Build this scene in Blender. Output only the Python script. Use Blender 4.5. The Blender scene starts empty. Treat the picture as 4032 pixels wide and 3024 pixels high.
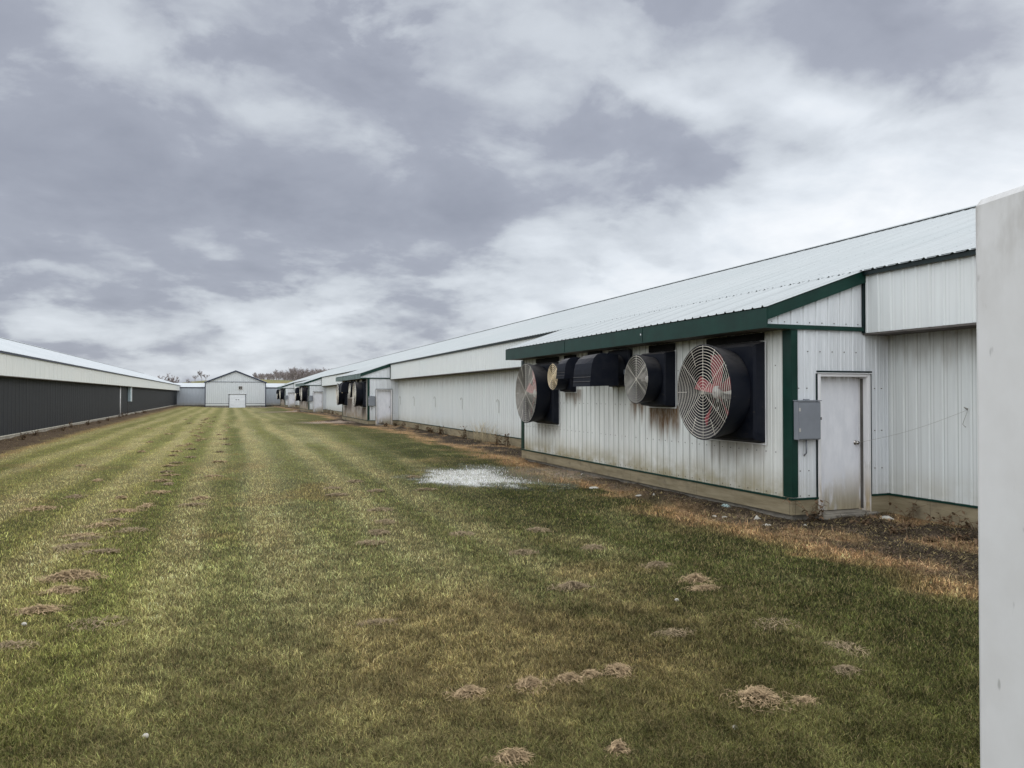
import bpy, math, random
import numpy as np
from mathutils import Vector, Matrix
R = math.radians
scene = bpy.context.scene
col = scene.collection

# ------------------------------------------------------------------ camera
FPX, CX, HY, YAW, H = 3070.0, 2016.0, 1555.0, R(19.9), 1.85
PITCH = math.atan((HY - 1512.0) / FPX)
cd = bpy.data.cameras.new("camera"); cam = bpy.data.objects.new("camera", cd); col.objects.link(cam)
cam.location = (0, 0, H); cam.rotation_euler = (R(90) + PITCH, 0, -YAW)
cd.sensor_width = 36; cd.lens = 36 * FPX / 4032; cd.clip_start = 0.05; cd.clip_end = 6000
scene.camera = cam
scene.render.resolution_x, scene.render.resolution_y = 1024, 768
scene.view_settings.view_transform = 'Standard'; scene.view_settings.look = 'None'
scene.view_settings.exposure = 0.07; scene.view_settings.gamma = 1.0

# ------------------------------------------------------------------ node helper
class E:
    """a socket with arithmetic"""
    def __init__(s, nt, sock): s.nt, s.s = nt, sock
    def op(s, kind, *a, clamp=False):
        n = s.nt.nodes.new('ShaderNodeMath'); n.operation = kind; n.use_clamp = clamp
        for i, v in enumerate((s,) + a):
            if isinstance(v, E): s.nt.links.new(v.s, n.inputs[i])
            else: n.inputs[i].default_value = v
        return E(s.nt, n.outputs[0])
    def __add__(s, o): return s.op('ADD', o)
    __radd__ = __add__
    def __sub__(s, o): return s.op('SUBTRACT', o)
    def __rsub__(s, o): return (s * -1.0) + o
    def __mul__(s, o): return s.op('MULTIPLY', o)
    __rmul__ = __mul__
    def __truediv__(s, o): return s.op('DIVIDE', o)
    def mx(s, o): return s.op('MAXIMUM', o)
    def mn(s, o): return s.op('MINIMUM', o)
    def clamp(s): return s.op('ADD', 0.0, clamp=True)
    def frac(s): return s.op('FRACT')
    def abs(s): return s.op('ABSOLUTE')
    def ss(s, a, b, lo=0.0, hi=1.0):
        n = s.nt.nodes.new('ShaderNodeMapRange'); n.interpolation_type = 'SMOOTHSTEP'
        if a > b: a, b, lo, hi = b, a, hi, lo
        s.nt.links.new(s.s, n.inputs[0])
        for i, v in enumerate((a, b, lo, hi)): n.inputs[i + 1].default_value = v
        return E(s.nt, n.outputs[0])
def comb(nt, x, y, z):
    n = nt.nodes.new('ShaderNodeCombineXYZ')
    for i, v in enumerate((x, y, z)):
        if isinstance(v, E): nt.links.new(v.s, n.inputs[i])
        else: n.inputs[i].default_value = v
    return n.outputs[0]
def noise(nt, vec, scale=1.0, detail=4.0, rough=0.5, dist=0.0, colour=False):
    n = nt.nodes.new('ShaderNodeTexNoise')
    if vec is not None: nt.links.new(vec, n.inputs['Vector'])
    n.inputs['Scale'].default_value = scale; n.inputs['Detail'].default_value = detail
    n.inputs['Roughness'].default_value = rough; n.inputs['Distortion'].default_value = dist
    return n.outputs[1] if colour else E(nt, n.outputs[0])
def mixc(nt, f, a, b):
    n = nt.nodes.new('ShaderNodeMix'); n.data_type = 'RGBA'
    for sock, v in ((n.inputs[0], f), (n.inputs[6], a), (n.inputs[7], b)):
        if isinstance(v, E): nt.links.new(v.s, sock)
        elif isinstance(v, bpy.types.NodeSocket): nt.links.new(v, sock)
        elif isinstance(v, (tuple, list)): sock.default_value = tuple(v[:3]) + (1,)
        else: sock.default_value = v
    return n.outputs[2]
def xyz(nt, sock):
    n = nt.nodes.new('ShaderNodeSeparateXYZ'); nt.links.new(sock, n.inputs[0])
    return [E(nt, o) for o in n.outputs]
def lin(r, g, b):
    f = lambda c: (c / 255 / 12.92) if c <= 10 else ((c / 255 + .055) / 1.055) ** 2.4
    return (f(r), f(g), f(b))

# ------------------------------------------------------------------ world: overcast sky
SUN_AZ, SUN_EL = R(76), R(27)
world = bpy.data.worlds.new("World"); scene.world = world; world.use_nodes = True
nt = world.node_tree; nt.nodes.clear()
wo = nt.nodes.new('ShaderNodeOutputWorld'); bg = nt.nodes.new('ShaderNodeBackground')
nt.links.new(bg.outputs[0], wo.inputs[0]); bg.inputs[1].default_value = 1.0
sky = nt.nodes.new('ShaderNodeTexSky'); sky.sky_type = 'NISHITA'; sky.sun_disc = False
sky.sun_elevation = SUN_EL; sky.sun_rotation = SUN_AZ
skym = nt.nodes.new('ShaderNodeMix'); skym.data_type = 'RGBA'; skym.blend_type = 'MULTIPLY'
skym.inputs[0].default_value = 1.0; nt.links.new(sky.outputs[0], skym.inputs[6]); skym.inputs[7].default_value = (.1, .1, .1, 1)
tc = nt.nodes.new('ShaderNodeTexCoord')
x, y, z = xyz(nt, tc.outputs['Generated'])
zc = z.mx(0.0)
warp = noise(nt, comb(nt, x, y, z * 1.6), 4.5, 5, .55, 0, True)
wx, wy, wz = xyz(nt, warp)
az = x.op('ARCTAN2', y) * 57.2958 + (wx - .5) * 10.0
el = z.op('ARCSINE') * 57.2958 + (wy - .5) * 6.0
def pxdir(px, py):
    u = (px - CX) / FPX
    return 19.9 + math.degrees(math.atan(u)), math.degrees(math.atan((HY - py) / FPX * math.cos(math.atan(u))))
B = None
#        px    py    half-w half-h  amp  tilt(deg)
BLOBS = [(4000, 860, 950, 560, .72, 10), (3500, 620, 330, 230, .22, -10), (3150, 1050, 1000, 170, .16, 8), (2650, 370, 260, 60, .34, -12), (3180, 400, 260, 75, .36, -25),
         (1750, 600, 560, 130, .20, -12), (2250, 60, 700, 190, .12, 0), (2950, 170, 420, 210, .10, 0), (500, 90, 330, 150, .14, 0), (2000, -100, 2600, 420, -.13, 0),
         (900, 330, 210, 90, .06, -20), (1750, 1010, 620, 90, .18, -4), (2300, 900, 620, 90, .20, -4), (1250, 1290, 600, 70, .20, 0), (1000, 1420, 560, 70, .30, 0),
         (2700, 620, 560, 130, -.10, 12), (1400, 300, 620, 180, -.14, -25), (300, 700, 900, 320, -.03, 0), (1350, 120, 500, 120, .06, 0), (1500, 400, 700, 170, -.03, -22), (400, 900, 800, 200, -.12, 0), (1000, 560, 700, 150, -.08, -8), (1700, 830, 800, 110, -.10, 2), (3700, 240, 650, 260, -.44, -15), (2100, 180, 900, 200, -.06, 0),
         (2150, 740, 520, 110, -.14, 8), (1200, 820, 600, 110, -.10, 0), (3050, 780, 240, 80, .16, 15), (2000, 1180, 700, 70, .18, 4)]
for px, py, w, h, a, tilt in BLOBS:
    a0, e0 = pxdir(px, py); sw, sh = w / 53.6, h / 53.6; c, s_ = math.cos(R(tilt)), math.sin(R(tilt))
    da, de = az - a0, el - e0
    p = (da * c + de * s_) / sw; q = (de * c - da * s_) / sh
    g = ((p * p + q * q) * -0.9).op('EXPONENT') * a
    B = g if B is None else B + g
pl = comb(nt, x / (zc + .30), y / (zc + .30), z * .8)
f1 = noise(nt, pl, 1.15, 7, .50, .15); f2 = noise(nt, pl, 3.1, 8, .55, .25); f3 = noise(nt, pl, 8.5, 7, .55, .2)
rim = ((f2 - .5).abs() * -2.0 + .16).ss(0, .16)            # bright torn edges between the masses
B = B + (f1.ss(.30, .70) - .5) * .20 + (f2.ss(.32, .68) - .5) * .32 + (f3 - .5) * .34 + rim * f1.ss(.45, .65) * .09 + .19
hz = (z.op('ARCSINE') * 57.2958).ss(3, 15, 1, 0)
f4 = noise(nt, comb(nt, x * 1.0, y * 1.0, z * 2.6), 12.0, 6, .5, .2)
B = B + (f4.ss(.34, .66) - .42) * hz * .24 + (f4 - .5) * .10
B = (B + .30) / 1.30
B = B.op('ADD', 0.0, clamp=True)
cr = nt.nodes.new('ShaderNodeValToRGB'); nt.links.new(B.s, cr.inputs[0])
cr.color_ramp.elements[0].position = 0.0; cr.color_ramp.elements[0].color = lin(144, 149, 163) + (1,)
cr.color_ramp.elements[1].position = 1.0; cr.color_ramp.elements[1].color = lin(246, 249, 253) + (1,)
e_ = cr.color_ramp.elements.new(.34); e_.color = lin(164, 169, 182) + (1,)
e_ = cr.color_ramp.elements.new(.5); e_.color = lin(200, 206, 214) + (1,)
e_ = cr.color_ramp.elements.new(.75); e_.color = lin(225, 231, 238) + (1,)
el0 = z.op('ARCSINE') * 57.2958
fwd = x * math.sin(YAW) + y * math.cos(YAW)              # unseen sky beside and behind the view is brightened to light the walls
behind = (fwd * -1.0).ss(-.72, -.1) * el0.ss(-2, 5) * (x * -1.0).ss(-1, .6, .45, 1.0)
gain = el0.ss(29, 58) * .55 + behind * 3.3 + 1.0
cl = nt.nodes.new('ShaderNodeMix'); cl.data_type = 'RGBA'; cl.blend_type = 'MULTIPLY'; cl.inputs[0].default_value = 1
nt.links.new(cr.outputs[0], cl.inputs[6]); nt.links.new(comb(nt, gain, gain * (behind * -.034 + 1.0), gain * (behind * -.10 + 1.0)), cl.inputs[7])
c2 = mixc(nt, .94, skym.outputs[2], cl.outputs[2])
c3 = mixc(nt, el0.ss(-1.5, -.2), (.10, .10, .07), c2)
nt.links.new(c3, bg.inputs[0])
world.cycles.sampling_method = 'MANUAL'; world.cycles.sample_map_resolution = 512

ld = bpy.data.lights.new("sun", 'SUN'); ld.energy = 1.1; ld.angle = R(22); ld.color = (1, .97, .93)
sun = bpy.data.objects.new("sun", ld); col.objects.link(sun)
sd = Vector((math.sin(SUN_AZ) * math.cos(SUN_EL), math.cos(SUN_AZ) * math.cos(SUN_EL), math.sin(SUN_EL)))
sun.rotation_euler = sd.to_track_quat('Z', 'Y').to_euler(); sun.location = (0, 0, 60)

# ------------------------------------------------------------------ numpy noise and the lie of the land
def _h(i, j, s):
    n = (i.astype(np.int64) * 374761393 + j.astype(np.int64) * 668265263 + s * 1442695041) & 0x7fffffff
    n = ((n ^ (n >> 13)) * 1274126177) & 0x7fffffff
    return ((n ^ (n >> 16)) & 0xffff) / 65535.0
def vn(x, y, s=0):
    i, j = np.floor(x), np.floor(y); fx, fy = x - i, y - j
    fx = fx * fx * (3 - 2 * fx); fy = fy * fy * (3 - 2 * fy)
    return (_h(i, j, s) * (1 - fx) + _h(i + 1, j, s) * fx) * (1 - fy) + (_h(i, j + 1, s) * (1 - fx) + _h(i + 1, j + 1, s) * fx) * fy
def fbm(x, y, s=0, o=4):
    t, a, w = 0, 1.0, 0
    for k in range(o):
        t = t + a * vn(x * 2 ** k + 17.3 * k, y * 2 ** k - 9.1 * k, s + k); w += a; a *= .55
    return t / w
def sst(a, b, v):
    t = np.clip((v - a) / (b - a), 0, 1); return t * t * (3 - 2 * t)
def ground_at(px, py, z=0.0):
    """where the ray through a photo pixel meets the ground"""
    u, v = (px - CX) / FPX, (1512.0 - py) / FPX
    f = v * math.cos(PITCH) + math.sin(PITCH); fw = math.cos(PITCH) - v * math.sin(PITCH)
    t = (z - H) / f
    return t * (u * math.cos(YAW) + fw * math.sin(YAW)), t * (-u * math.sin(YAW) + fw * math.cos(YAW))
XW, XM, XL = 7.83, 9.66, -8.3            # fan-room wall, main wall right, wall left
def edge_right(y):                        # outer edge of the bare strip along the right barn
    yy = np.array([-10, 3, 5.3, 7, 8.5, 11.2, 14.9, 18, 21.8, 25, 29.9, 38, 45, 49, 56, 60, 70, 82, 90, 100, 150.])
    xx = np.array([6.4, 6.3, 6.5, 6.55, 6.4, 6.5, 6.85, 7.0, 7.5, 7.5, 7.5, 8.0, 7.6, 6.3, 5.6, 7.2, 7.9, 7.4, 5.9, 7.4, 7.0])
    return np.interp(y, yy, xx)
def edge_left(y):
    return np.interp(y, [0, 21, 43, 80, 150], [-6.3, -6.5, -6.9, -7.1, -7.3])
def gh(x, y):
    x = np.asarray(x, float); y = np.asarray(y, float)
    hgt = .05 * (fbm(x * .35, y * .35, 5, 3) - .5) + .018 * (fbm(x * 2.2, y * 2.2, 9, 3) - .5)
    hgt = hgt - .16 * sst(60, 125, y) * np.exp(-((x - 1) / 5.5) ** 4)
    er = edge_right(y)
    soil = sst(-.1, .5, x - er) * sst(150, 140, y) * (y < 150)
    hgt = hgt + soil * (.085 * (fbm(x * 3.1, y * 3.1, 21, 4) - .45))
    wall = np.where((np.mod(y - 9.45, 37.6) < 11.4) & (y > 9), XW, XM)
    hgt = hgt + .10 * np.exp(-((x - wall + .75) / .3) ** 2) * sst(.5, .75, fbm(x * .9, y * .9, 33, 3)) * soil
    hgt = hgt + sst(-7.2, -7.9, x) * (.07 + .12 * fbm(x * 1.2, y * .8, 61, 3)) * (y < 150) * (x > -9)
    hgt = np.where(x > wall - .12, np.minimum(hgt, .05), hgt)
    far = sst(170, 420, np.hypot(x, y))
    return hgt * (1 - sst(150, 190, np.abs(y))) + far * 0
def lawn_colour(x, y):
    """linear reflectance of what grows at (x,y), and how bare it is"""
    x = np.asarray(x, float); y = np.asarray(y, float)
    d = np.hypot(x, y)
    wob = .22 * (fbm(x * .12 + 3, y * .10, 41, 3) - .5) + .0
    bend = .55 * sst(10, 3, y) * 0 + .9 * sst(2, 5, x) * np.sin(y * .11) * .6
    xs = x + wob + bend
    C = lambda *c: np.array(lin(*c))
    pale_y, green, dkgreen, straw, grey_g, brown = C(163, 152, 98), C(104, 110, 55), C(62, 74, 32), C(154, 131, 92), C(150, 143, 108), C(110, 94, 60)
    n1 = fbm(x * .55, y * .55, 1, 4); n2 = fbm(x * 1.7, y * 1.1, 2, 4); n3 = fbm(x * .22, y * .12, 3, 3); n4 = fbm(x * 5, y * 5, 4, 3)
    one = np.ones_like(x)[..., None]
    left = sst(.3, -1.4, xs)[..., None]
    base = (pale_y * .58 + green * .42) * left + (grey_g * .50 + green * .50) * (1 - left)
    # mowing stripes along the building
    ph = xs + .5 * (fbm(x * .5, y * .16, 71, 3) - .5) * 1.5 + .16 * (n2 - .5) + .8 * sst(1.5, 6, x) * sst(16, 6, y)
    st = .5 + .50 * np.sin(2 * np.pi * (ph + .25) / 1.42) + .14 * np.sin(2 * np.pi * ph / .93 + 1.3)
    st = np.clip(st + .5 * (n2 - .5), 0, 1)
    amp = (.62 + .6 * sst(.3, .7, n3 * .5 + n1 * .5)) * (.35 + .65 * sst(5, 11, y))
    t = (sst(.5, .95, st) * amp)[..., None]; base = base * (1 - t * .85) + (green * .55 + dkgreen * .25 + pale_y * .2) * t * .85 * .9
    t = (sst(.5, .1, st) * amp * .95)[..., None]; base = base * (1 - t) + (pale_y * .55 + grey_g * .45) * t
    # strongly green wheel lane, pale lane beside it
    t = (np.exp(-((xs - .25) / .30) ** 2) * (.1 + .95 * n2) * sst(.3, .55, n3))[..., None]; t = np.clip(t, 0, .85); base = base * (1 - t) + dkgreen * t
    t = (np.exp(-((xs + .42) / .2) ** 2) * sst(.35, .7, n1) * .8)[..., None]; base = base * (1 - t) + (pale_y * .5 + grey_g * .5) * t
    t = (np.exp(-((xs + 1.0) / .28) ** 2) * .6)[..., None]; base = base * (1 - t) + (green * .7 + dkgreen * .3) * t
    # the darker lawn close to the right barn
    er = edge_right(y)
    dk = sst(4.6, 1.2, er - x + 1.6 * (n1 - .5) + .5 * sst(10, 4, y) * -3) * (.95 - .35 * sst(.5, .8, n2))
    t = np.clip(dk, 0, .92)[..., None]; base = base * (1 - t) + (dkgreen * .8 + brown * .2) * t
    # close foreground is more olive
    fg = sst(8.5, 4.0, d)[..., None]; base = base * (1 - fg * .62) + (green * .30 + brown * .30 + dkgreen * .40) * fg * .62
    # worn brownish areas
    w = np.exp(-(((x - 2.0) / 1.5) ** 2 + ((y - 5.6) / 1.5) ** 2)) * .9 + sst(.60, .80, n1) * .55
    t = np.clip(w * sst(.3, .7, n2 + .1), 0, .5)[..., None]; base = base * (1 - t) + (straw * .6 + brown * .4) * t
    # paler faded arcs right of the wheel lane
    t = (sst(.56, .8, n3 + .25 * np.sin(xs * 2.6)) * sst(.4, 1.5, xs) * sst(5.5, 3.5, xs) * .5)[..., None]; base = base * (1 - t) + grey_g * 1.12 * t
    # large soft lightening with distance (fewer shadows between the cut blades)
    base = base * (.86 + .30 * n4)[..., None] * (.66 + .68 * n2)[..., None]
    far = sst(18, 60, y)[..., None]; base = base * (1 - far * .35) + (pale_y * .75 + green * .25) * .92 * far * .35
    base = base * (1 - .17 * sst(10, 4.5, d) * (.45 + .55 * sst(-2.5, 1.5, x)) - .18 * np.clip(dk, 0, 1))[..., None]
    # bare strips
    bare_r = sst(-.15, .35, x - er + .9 * (n2 - .5) + .25 * (n4 - .5)); bare_l = sst(.25, -.35, x - edge_left(y) + .8 * (n2 - .5))
    bare_f = sst(134.5, 136.5, y + 1.5 * (n2 - .5))
    dead = np.clip(np.exp(-((x - er - .05 + 1.3 * (n2 - .5)) / (.22 + .3 * n1)) ** 2) * sst(.3, .6, n1 * .6 + n2 * .4) * 1.1, 0, 1)
    bet = ((np.mod(y - 9.45, 37.6) > 11.5) | (y < 9)) & (x > er)
    dead = np.where(bet, np.clip(dead * .9 + sst(.5, .62, n2) * .55, 0, 1), dead)
    soil = C(66, 57, 46) * (.7 + .7 * n4)[..., None]; soil2 = C(112, 98, 80) * one
    m = sst(.4, .7, n2)[..., None]; soil = soil * (1 - m * .6) + soil2 * m * .6
    orange = C(160, 130, 92) * one * (.75 + .5 * n4)[..., None]
    bare = np.clip(bare_r + bare_l + bare_f, 0, 1)
    soil_l = C(88, 74, 58) * (.75 + .6 * n4)[..., None]
    bb = bare[..., None]; s_mix = np.where((x < 0)[..., None], soil_l, soil)
    c = base * (1 - bb) + s_mix * bb
    dl = np.exp(-((x - edge_left(y) - .1 + .5 * (n2 - .5)) / .22) ** 2) * .6
    dd = np.clip(dead + dl, 0, 1)[..., None]; c = c * (1 - dd) + orange * dd
    c_plain = c.copy()
    # white powder spill by the first fan room and pale dust in front of the others
    wx, wy = x - 5.75, y - 16.9
    rr = np.sqrt((wx / 1.62) ** 2 + (wy / 2.15) ** 2) + 1.0 * (n2 - .5) + .55 * (n4 - .5) - .25 * np.exp(-((y - 16.3) / .8) ** 2)
    hole = np.exp(-((x - 6.5) / .55) ** 2 - ((y - 16.6) / 1.1) ** 2)
    wp = np.clip(sst(1.25, .60, rr) * (.30 + .70 * sst(6.7, 5.5, x + .8 * (n2 - .5))) * (.9 - .75 * hole) * (.75 + .4 * n4), 0, .97)
    trail = sst(.9, .5, np.abs(y - 16.9) / 1.7 + .8 * (n2 - .5)) * sst(5.8, 6.5, x) * .55
    c = c * (1 - wp[..., None]) + C(206, 204, 194) * wp[..., None]
    c = c * (1 - trail[..., None]) + C(168, 150, 128) * trail[..., None]
    for (yc, xa) in ((53.5, 4.2), (91, 2.8), (128, 3.2)):
        t = sst(1.0, .4, np.abs(y - yc) / 2.6 + .9 * (n2 - .5)) * sst(xa - .6, xa + 1.6, x) * sst(9.5, 7.5, x) * .75
        c = c * (1 - t[..., None]) + C(176, 158, 140) * t[..., None]
    out = (np.abs(x) > 22)[..., None]
    c = np.where(out, pale_y * one * .75, c)
    return c, np.clip(bare, 0, 1), np.clip(dead + dl, 0, 1), wp, c_plain

# ------------------------------------------------------------------ mesh building
class MB:
    def __init__(s): s.v, s.f, s.m, s.sm = [], [], [], []
    def add(s, vs, fs, m=0, smooth=False):
        b = len(s.v); s.v += [tuple(p) for p in vs]
        for f in fs: s.f.append(tuple(i + b for i in f)); s.m.append(m); s.sm.append(smooth)
        return s
    def quad(s, a, b, c, d, m=0): return s.add([a, b, c, d], [(0, 1, 2, 3)], m)
    def box(s, x0, x1, y0, y1, z0, z1, m=0, b=0.0):
        if b <= 0:
            return s.add([(x0, y0, z0), (x1, y0, z0), (x1, y1, z0), (x0, y1, z0), (x0, y0, z1), (x1, y0, z1), (x1, y1, z1), (x0, y1, z1)],
                         [(0, 3, 2, 1), (4, 5, 6, 7), (0, 1, 5, 4), (1, 2, 6, 5), (2, 3, 7, 6), (3, 0, 4, 7)], m)
        # chamfered in plan and on top
        o = [(x0 + b, y0), (x1 - b, y0), (x1, y0 + b), (x1, y1 - b), (x1 - b, y1), (x0 + b, y1), (x0, y1 - b), (x0, y0 + b)]
        cx, cy = (x0 + x1) / 2, (y0 + y1) / 2
        ins = lambda p: (p[0] + (b if p[0] < cx else -b), p[1] + (b if p[1] < cy else -b))
        vs = [ins(p) + (z0,) for p in o] + [p + (z0 + b,) for p in o] + [p + (z1 - b,) for p in o] + [ins(p) + (z1,) for p in o]
        fs = [tuple(range(7, -1, -1)), tuple(range(24, 32))]
        for k in range(3):
            for i in range(8): fs.append((k * 8 + i, k * 8 + (i + 1) % 8, k * 8 + 8 + (i + 1) % 8, k * 8 + 8 + i))
        return s.add(vs, fs, m)
    def tube(s, pts, r, n=6, m=0, closed=False, smooth=True, cap=True):
        pts = [Vector(p) for p in pts]; N = len(pts); rs = r if isinstance(r, (list, tuple)) else [r] * N
        vs, fs = [], []
        for i, p in enumerate(pts):
            a = pts[(i - 1) % N] if (closed or i > 0) else p; c = pts[(i + 1) % N] if (closed or i < N - 1) else p
            t = (c - a).normalized(); up = Vector((0, 0, 1)) if abs(t.z) < .9 else Vector((1, 0, 0))
            u = t.cross(up).normalized(); w = t.cross(u)
            for k in range(n):
                q = 2 * math.pi * k / n; vs.append(p + (u * math.cos(q) + w * math.sin(q)) * rs[i])
        for i in range(N if closed else N - 1):
            for k in range(n):
                a, b = i * n + k, i * n + (k + 1) % n; c, d = ((i + 1) % N) * n + (k + 1) % n, ((i + 1) % N) * n + k
                fs.append((a, d, c, b))
        if cap and not closed: fs += [tuple(range(n)), tuple(range((N - 1) * n + n - 1, (N - 1) * n - 1, -1))]
        return s.add(vs, fs, m, smooth)
    def rings(s, prof, axis='x', c=(0, 0, 0), n=48, m=0, sx=1.0, close=False):
        """revolve prof [(along, radius)] about an axis"""
        vs, fs = [], []
        for (a, r) in prof:
            for k in range(n):
                q = 2 * math.pi * k / n; p, w = r * math.cos(q), r * math.sin(q)
                vs.append((c[0] + a, c[1] + p, c[2] + w) if axis == 'x' else (c[0] + p, c[1] + w, c[2] + a) if axis == 'z' else (c[0] + p, c[1] + a, c[2] + w))
        for i in range(len(prof) - 1):
            for k in range(n): fs.append((i * n + k, i * n + (k + 1) % n, (i + 1) * n + (k + 1) % n, (i + 1) * n + k))
        if close: fs += [tuple(range(n)), tuple(range((len(prof) - 1) * n, len(prof) * n))[::-1]]
        return s.add(vs, fs, m, True)
    def prism(s, poly, y0, y1, m=0):
        """poly of (x,z) extruded along y"""
        n = len(poly); vs = [(p[0], y0, p[1]) for p in poly] + [(p[0], y1, p[1]) for p in poly]
        fs = [tuple(range(n)), tuple(range(2 * n - 1, n - 1, -1))] + [(i, n + i, n + (i + 1) % n, (i + 1) % n) for i in range(n)]
        return s.add(vs, fs, m)
    def build(s, name, mats, parent=None, loc=None):
        me = bpy.data.meshes.new(name); me.from_pydata(s.v, [], s.f); me.update()
        for mt in (mats if isinstance(mats, (list, tuple)) else [mats]): me.materials.append(mt)
        me.polygons.foreach_set('material_index', s.m); me.polygons.foreach_set('use_smooth', s.sm)
        return link(name, me, parent, loc)
def link(name, me, parent=None, loc=None):
    o = bpy.data.objects.new(name, me); col.objects.link(o)
    if loc is not None: o.location = loc
    if parent is not None: o.parent = parent
    return o
def tag(o, label=None, cat=None, group=None, kind=None):
    if label: o['label'] = label
    if cat: o['category'] = cat
    if group: o['group'] = group
    if kind: o['kind'] = kind
    return o
def empty(name, loc=(0, 0, 0), rz=0):
    o = bpy.data.objects.new(name, None); col.objects.link(o); o.location = loc; o.rotation_euler.z = rz
    o.empty_display_size = .2
    return o
def copy_tree(o, parent=None):
    c = o.copy(); col.objects.link(c); c.parent = parent
    for ch in list(o.children): copy_tree(ch, c)
    return c
P_RIB = .2286
def rib_stations(a, b, P=P_RIB, h=.019, minor=0.0, lap=0):
    """stations along a ribbed sheet between a and b: (s, outward offset)"""
    out = [(a, 0.0)]; k = math.floor(a / P) - 1
    while k * P < b + P:
        s0 = k * P; hh = h * (1.35 if lap and k % lap == 0 else 1.0)
        pts = [(s0 - .030, 0), (s0 - .011, hh), (s0 + .011, hh), (s0 + .030, 0)] if P > .18 else [(s0 - P * .32, 0), (s0 - P * .2, hh), (s0 + P * .2, hh), (s0 + P * .32, 0)]
        if minor:
            for q in (P / 3, 2 * P / 3): pts += [(s0 + q - .012, 0), (s0 + q - .004, minor), (s0 + q + .004, minor), (s0 + q + .012, 0)]
        for p in pts:
            if a < p[0] < b: out.append(p)
        k += 1
    out.append((b, 0.0)); out.sort(key=lambda t: t[0])
    return out
def sheet(mb, a, b, at, zlo, zhi, m=0, steps=1, **kw):
    """ribbed sheet: at(s, off, z) -> point; zlo/zhi functions or numbers"""
    st = rib_stations(a, b, **kw); fl = zlo if callable(zlo) else (lambda s: zlo); fh = zhi if callable(zhi) else (lambda s: zhi)
    vs, fs = [], []
    for (s, o) in st:
        for k in range(steps + 1): vs.append(at(s, o, fl(s) + (fh(s) - fl(s)) * k / steps))
    n = steps + 1
    for i in range(len(st) - 1):
        for k in range(steps): fs.append((i * n + k, (i + 1) * n + k, (i + 1) * n + k + 1, i * n + k + 1))
    return mb.add(vs, fs, m)

# ------------------------------------------------------------------ materials
def new_mat(name):
    m = bpy.data.materials.new(name); m.use_nodes = True; nt = m.node_tree
    return m, nt, nt.nodes['Principled BSDF']
def setc(nt, bs, c, rough=.6, metal=0.0, spec=.3):
    if isinstance(c, bpy.types.NodeSocket): nt.links.new(c, bs.inputs['Base Color'])
    else: bs.inputs['Base Color'].default_value = tuple(c[:3]) + (1,)
    if isinstance(rough, E): nt.links.new(rough.s, bs.inputs['Roughness'])
    else: bs.inputs['Roughness'].default_value = rough
    bs.inputs['Metallic'].default_value = metal; bs.inputs['Specular IOR Level'].default_value = spec
def objc(nt):
    t = nt.nodes.new('ShaderNodeTexCoord'); return t.outputs['Object']
def bump(nt, bs, hsock, strength=.3, dist=.01):
    b = nt.nodes.new('ShaderNodeBump'); b.inputs['Strength'].default_value = strength; b.inputs['Distance'].default_value = dist
    nt.links.new(hsock.s, b.inputs['Height']); nt.links.new(b.outputs[0], bs.inputs['Normal'])
def simple(name, c, rough=.6, var=.25, scale=6, spec=.3, metal=0.0, bmp=0.0, stretch=(1, 1, 1)):
    m, nt, bs = new_mat(name); X, Y, Z = xyz(nt, objc(nt))
    v = comb(nt, X * stretch[0], Y * stretch[1], Z * stretch[2])
    n = noise(nt, v, scale, 6, .6)
    cc = mixc(nt, n.ss(.3, .7), tuple(k * (1 - var) for k in c), tuple(min(1, k * (1 + var)) for k in c))
    setc(nt, bs, cc, rough, metal, spec)
    if bmp: bump(nt, bs, noise(nt, v, scale * 5, 5, .6), bmp, .01)
    return m
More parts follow.
